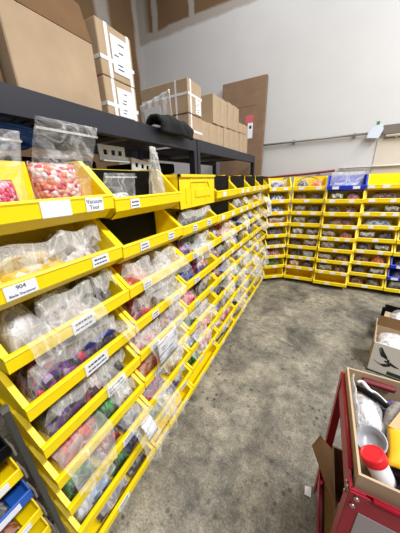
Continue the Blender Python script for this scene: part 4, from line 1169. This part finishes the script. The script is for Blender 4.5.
# winged print built from thin feather strokes
def PX(p): return (0.545 + (p[0]-0.475)*0.78, 0.085 + (p[1]-0.15)*0.62)
def stroke(b, pts, wds):
    for (p, w0), (q, w1) in zip(zip(pts, wds), zip(pts[1:], wds[1:])):
        d = Vector((q[0]-p[0], q[1]-p[1])).normalized(); n = Vector((-d.y, d.x))
        y = y0 - 0.0022
        p = PX(p); q = PX(q)
        A = [(p[0]+n.x*w0, p[1]+n.y*w0), (p[0]-n.x*w0, p[1]-n.y*w0), (q[0]-n.x*w1, q[1]-n.y*w1), (q[0]+n.x*w1, q[1]+n.y*w1)]
        b.hexa([(a[0], y, a[1]) for a in A] + [(a[0], y+0.001, a[1]) for a in A])
b = MB()
cx, cz = 0.60, 0.215
for k in range(8):
    a = k/7
    tip = (0.492 + 0.03*a*1.2, 0.40 - 0.02*a + 0.035*math.sin(a*3)); root_ = (cx - 0.01*a, cz + 0.015 + 0.03*(1-a))
    mid = ((tip[0]+root_[0])/2 - 0.02 + 0.028*a, (tip[1]+root_[1])/2 - 0.035 + 0.035*a)
    stroke(b, [tip, mid, root_], [0.0013, 0.0032, 0.0028])
for k in range(5):
    a = k/4
    stroke(b, [(0.475 + 0.018*k, 0.205 - 0.012*k), (0.53 + 0.01*k, 0.165 - 0.004*k), (cx + 0.015, cz - 0.008*k)], [0.0013, 0.0036, 0.003])
stroke(b, [(0.56, 0.235), (0.60, 0.225), (0.64, 0.20), (0.68, 0.19)], [0.006, 0.011, 0.010, 0.004])
link('winged_print', b.mesh('winged_print', M['ink']), wb, W0)
link('green_print_band', MB().box((0.645, y0-0.002, 0.018), (0.86, y0-0.0012, 0.052)).mesh('band', M['darkgreen']), wb, W0)
o = link('wrapped_bag', SHAPES[1]['pouch'], None, (*wbp(0.665, 2.095), 0.19), (0, 0, -0.19), (1.05, 1.05, 1.0)); tag(o, 'cloudy clear bag in the white printed box', 'plastic bag')
me = SHAPES[1]['pouch'].copy(); me.materials.clear(); me.materials.append(M['film_milky']); o.data = me
c = link('contents', core_for(1, 'white'), o); c['kind'] = 'stuff'
o = link('magenta_part', core_for(2, 'pink'), None, (*wbp(0.835, 2.06), 0.19), (0, 0, -0.19), (0.55, 0.7, 0.9)); tag(o, 'magenta wrapped part in the white printed box', 'part')
# fill under the bags
o = link('packing_block', MB().box((0.012, 0.012, 0.012), (x1-x0-0.012, y1-y0-0.012, 0.185)).mesh('sheet', M['carton']), None, (0.524, 1.957, 0), (0, 0, -0.19)); tag(o, 'brown cardboard block inside the white printed box', 'cardboard')
cr = empty('black_crate', (0.656, 2.46, 0), 'black plastic crate with a raised corner behind the white box', 'crate', None, -0.27)
b = MB(); x0, x1, y0, y1, h, t = 0.0, 0.5, 0.0, 0.36, 0.235, 0.01
crp = lambda x, y: (0.656 + x*math.cos(-0.27) - y*math.sin(-0.27), 2.46 + x*math.sin(-0.27) + y*math.cos(-0.27))
b.box((x0, y0, 0), (x1, y1, t)); b.box((x0, y0, t), (x0+t, y1, h)); b.box((x1-t, y0, t), (x1, y1, h)); b.box((x0+t, y0, t), (x1-t, y0+t, h)); b.box((x0+t, y1-t, t), (x1-t, y1, h))
link('crate_body', b.mesh('crate_body', M['black']), cr)
link('corner_post', MB().box((x0-0.012, y0-0.012, 0), (x0+0.012, y0+0.012, 0.36)).mesh('corner', M['black']), cr)
o = link('wrapped_bag', SHAPES[5]['pouch'], None, (*crp(0.25, 0.18), 0.165), (0, 0, -0.27), (1.1, 1.0, 0.9)); tag(o, 'clear bag of white parts in the black crate', 'plastic bag')
c = link('contents', core_for(5, 'white'), o); c['kind'] = 'stuff'
o = link('packing_block', MB().box((0.015, 0.015, 0.012), (0.485, 0.345, 0.16)).mesh('block', M['carton']), None, (0.656, 2.46, 0), (0, 0, -0.27)); tag(o, 'brown cardboard block at the bottom of the black crate', 'cardboard')

# ------------------------------------------------------------------ light
world = bpy.data.worlds.new('World'); scene.world = world
world.use_nodes = True
bg = world.node_tree.nodes['Background']
bg.inputs[0].default_value = (1.0, 0.99, 0.98, 1); bg.inputs[1].default_value = 0.21
def area(name, loc, sx, sy, power, rot=(0, 0, 0), col=(1.0, 0.99, 0.97)):
    l = bpy.data.lights.new(name, 'AREA'); l.shape = 'RECTANGLE'; l.size = sx; l.size_y = sy; l.energy = power; l.color = col
    o = bpy.data.objects.new(name, l); COL.objects.link(o); o.location = loc; o.rotation_euler = rot
    return o
area('overhead_light', (2.2, 2.1, 4.6), 0.4, 2.6, 235)
area('overhead_light', (1.9, -0.8, 4.4), 0.4, 2.6, 188)

area('overhead_light', (-0.6, 2.4, 5.4), 0.4, 2.6, 82)  # added fill without a known fixture, lifts the dim upper left wall

# ------------------------------------------------------------------ camera
cam = bpy.data.cameras.new('Camera')
co = bpy.data.objects.new('Camera', cam); COL.objects.link(co)
cam.sensor_fit = 'HORIZONTAL'; cam.sensor_width = 36.0; cam.lens = 225.0/400*36
cam.clip_start = 0.02
Rc = Matrix(((0.88623934, 0.12972489, -0.44469235), (0.46158671, -0.32803946, 0.82421346), (-0.03895564, -0.93571447, -0.35060076)))
r, d, f = Rc.col[0], Rc.col[1], Rc.col[2]
rot = Matrix((r, -d, -f)).transposed()
co.matrix_world = Matrix.Translation((0, 0, 1.55)) @ rot.to_4x4()
scene.camera = co
scene.cycles.transparent_max_bounces = 24
scene.view_settings.view_transform = 'Standard'
scene.view_settings.look = 'None'
scene.view_settings.exposure = 0.0
scene.view_settings.gamma = 1.0
scene.view_settings.use_curve_mapping = False
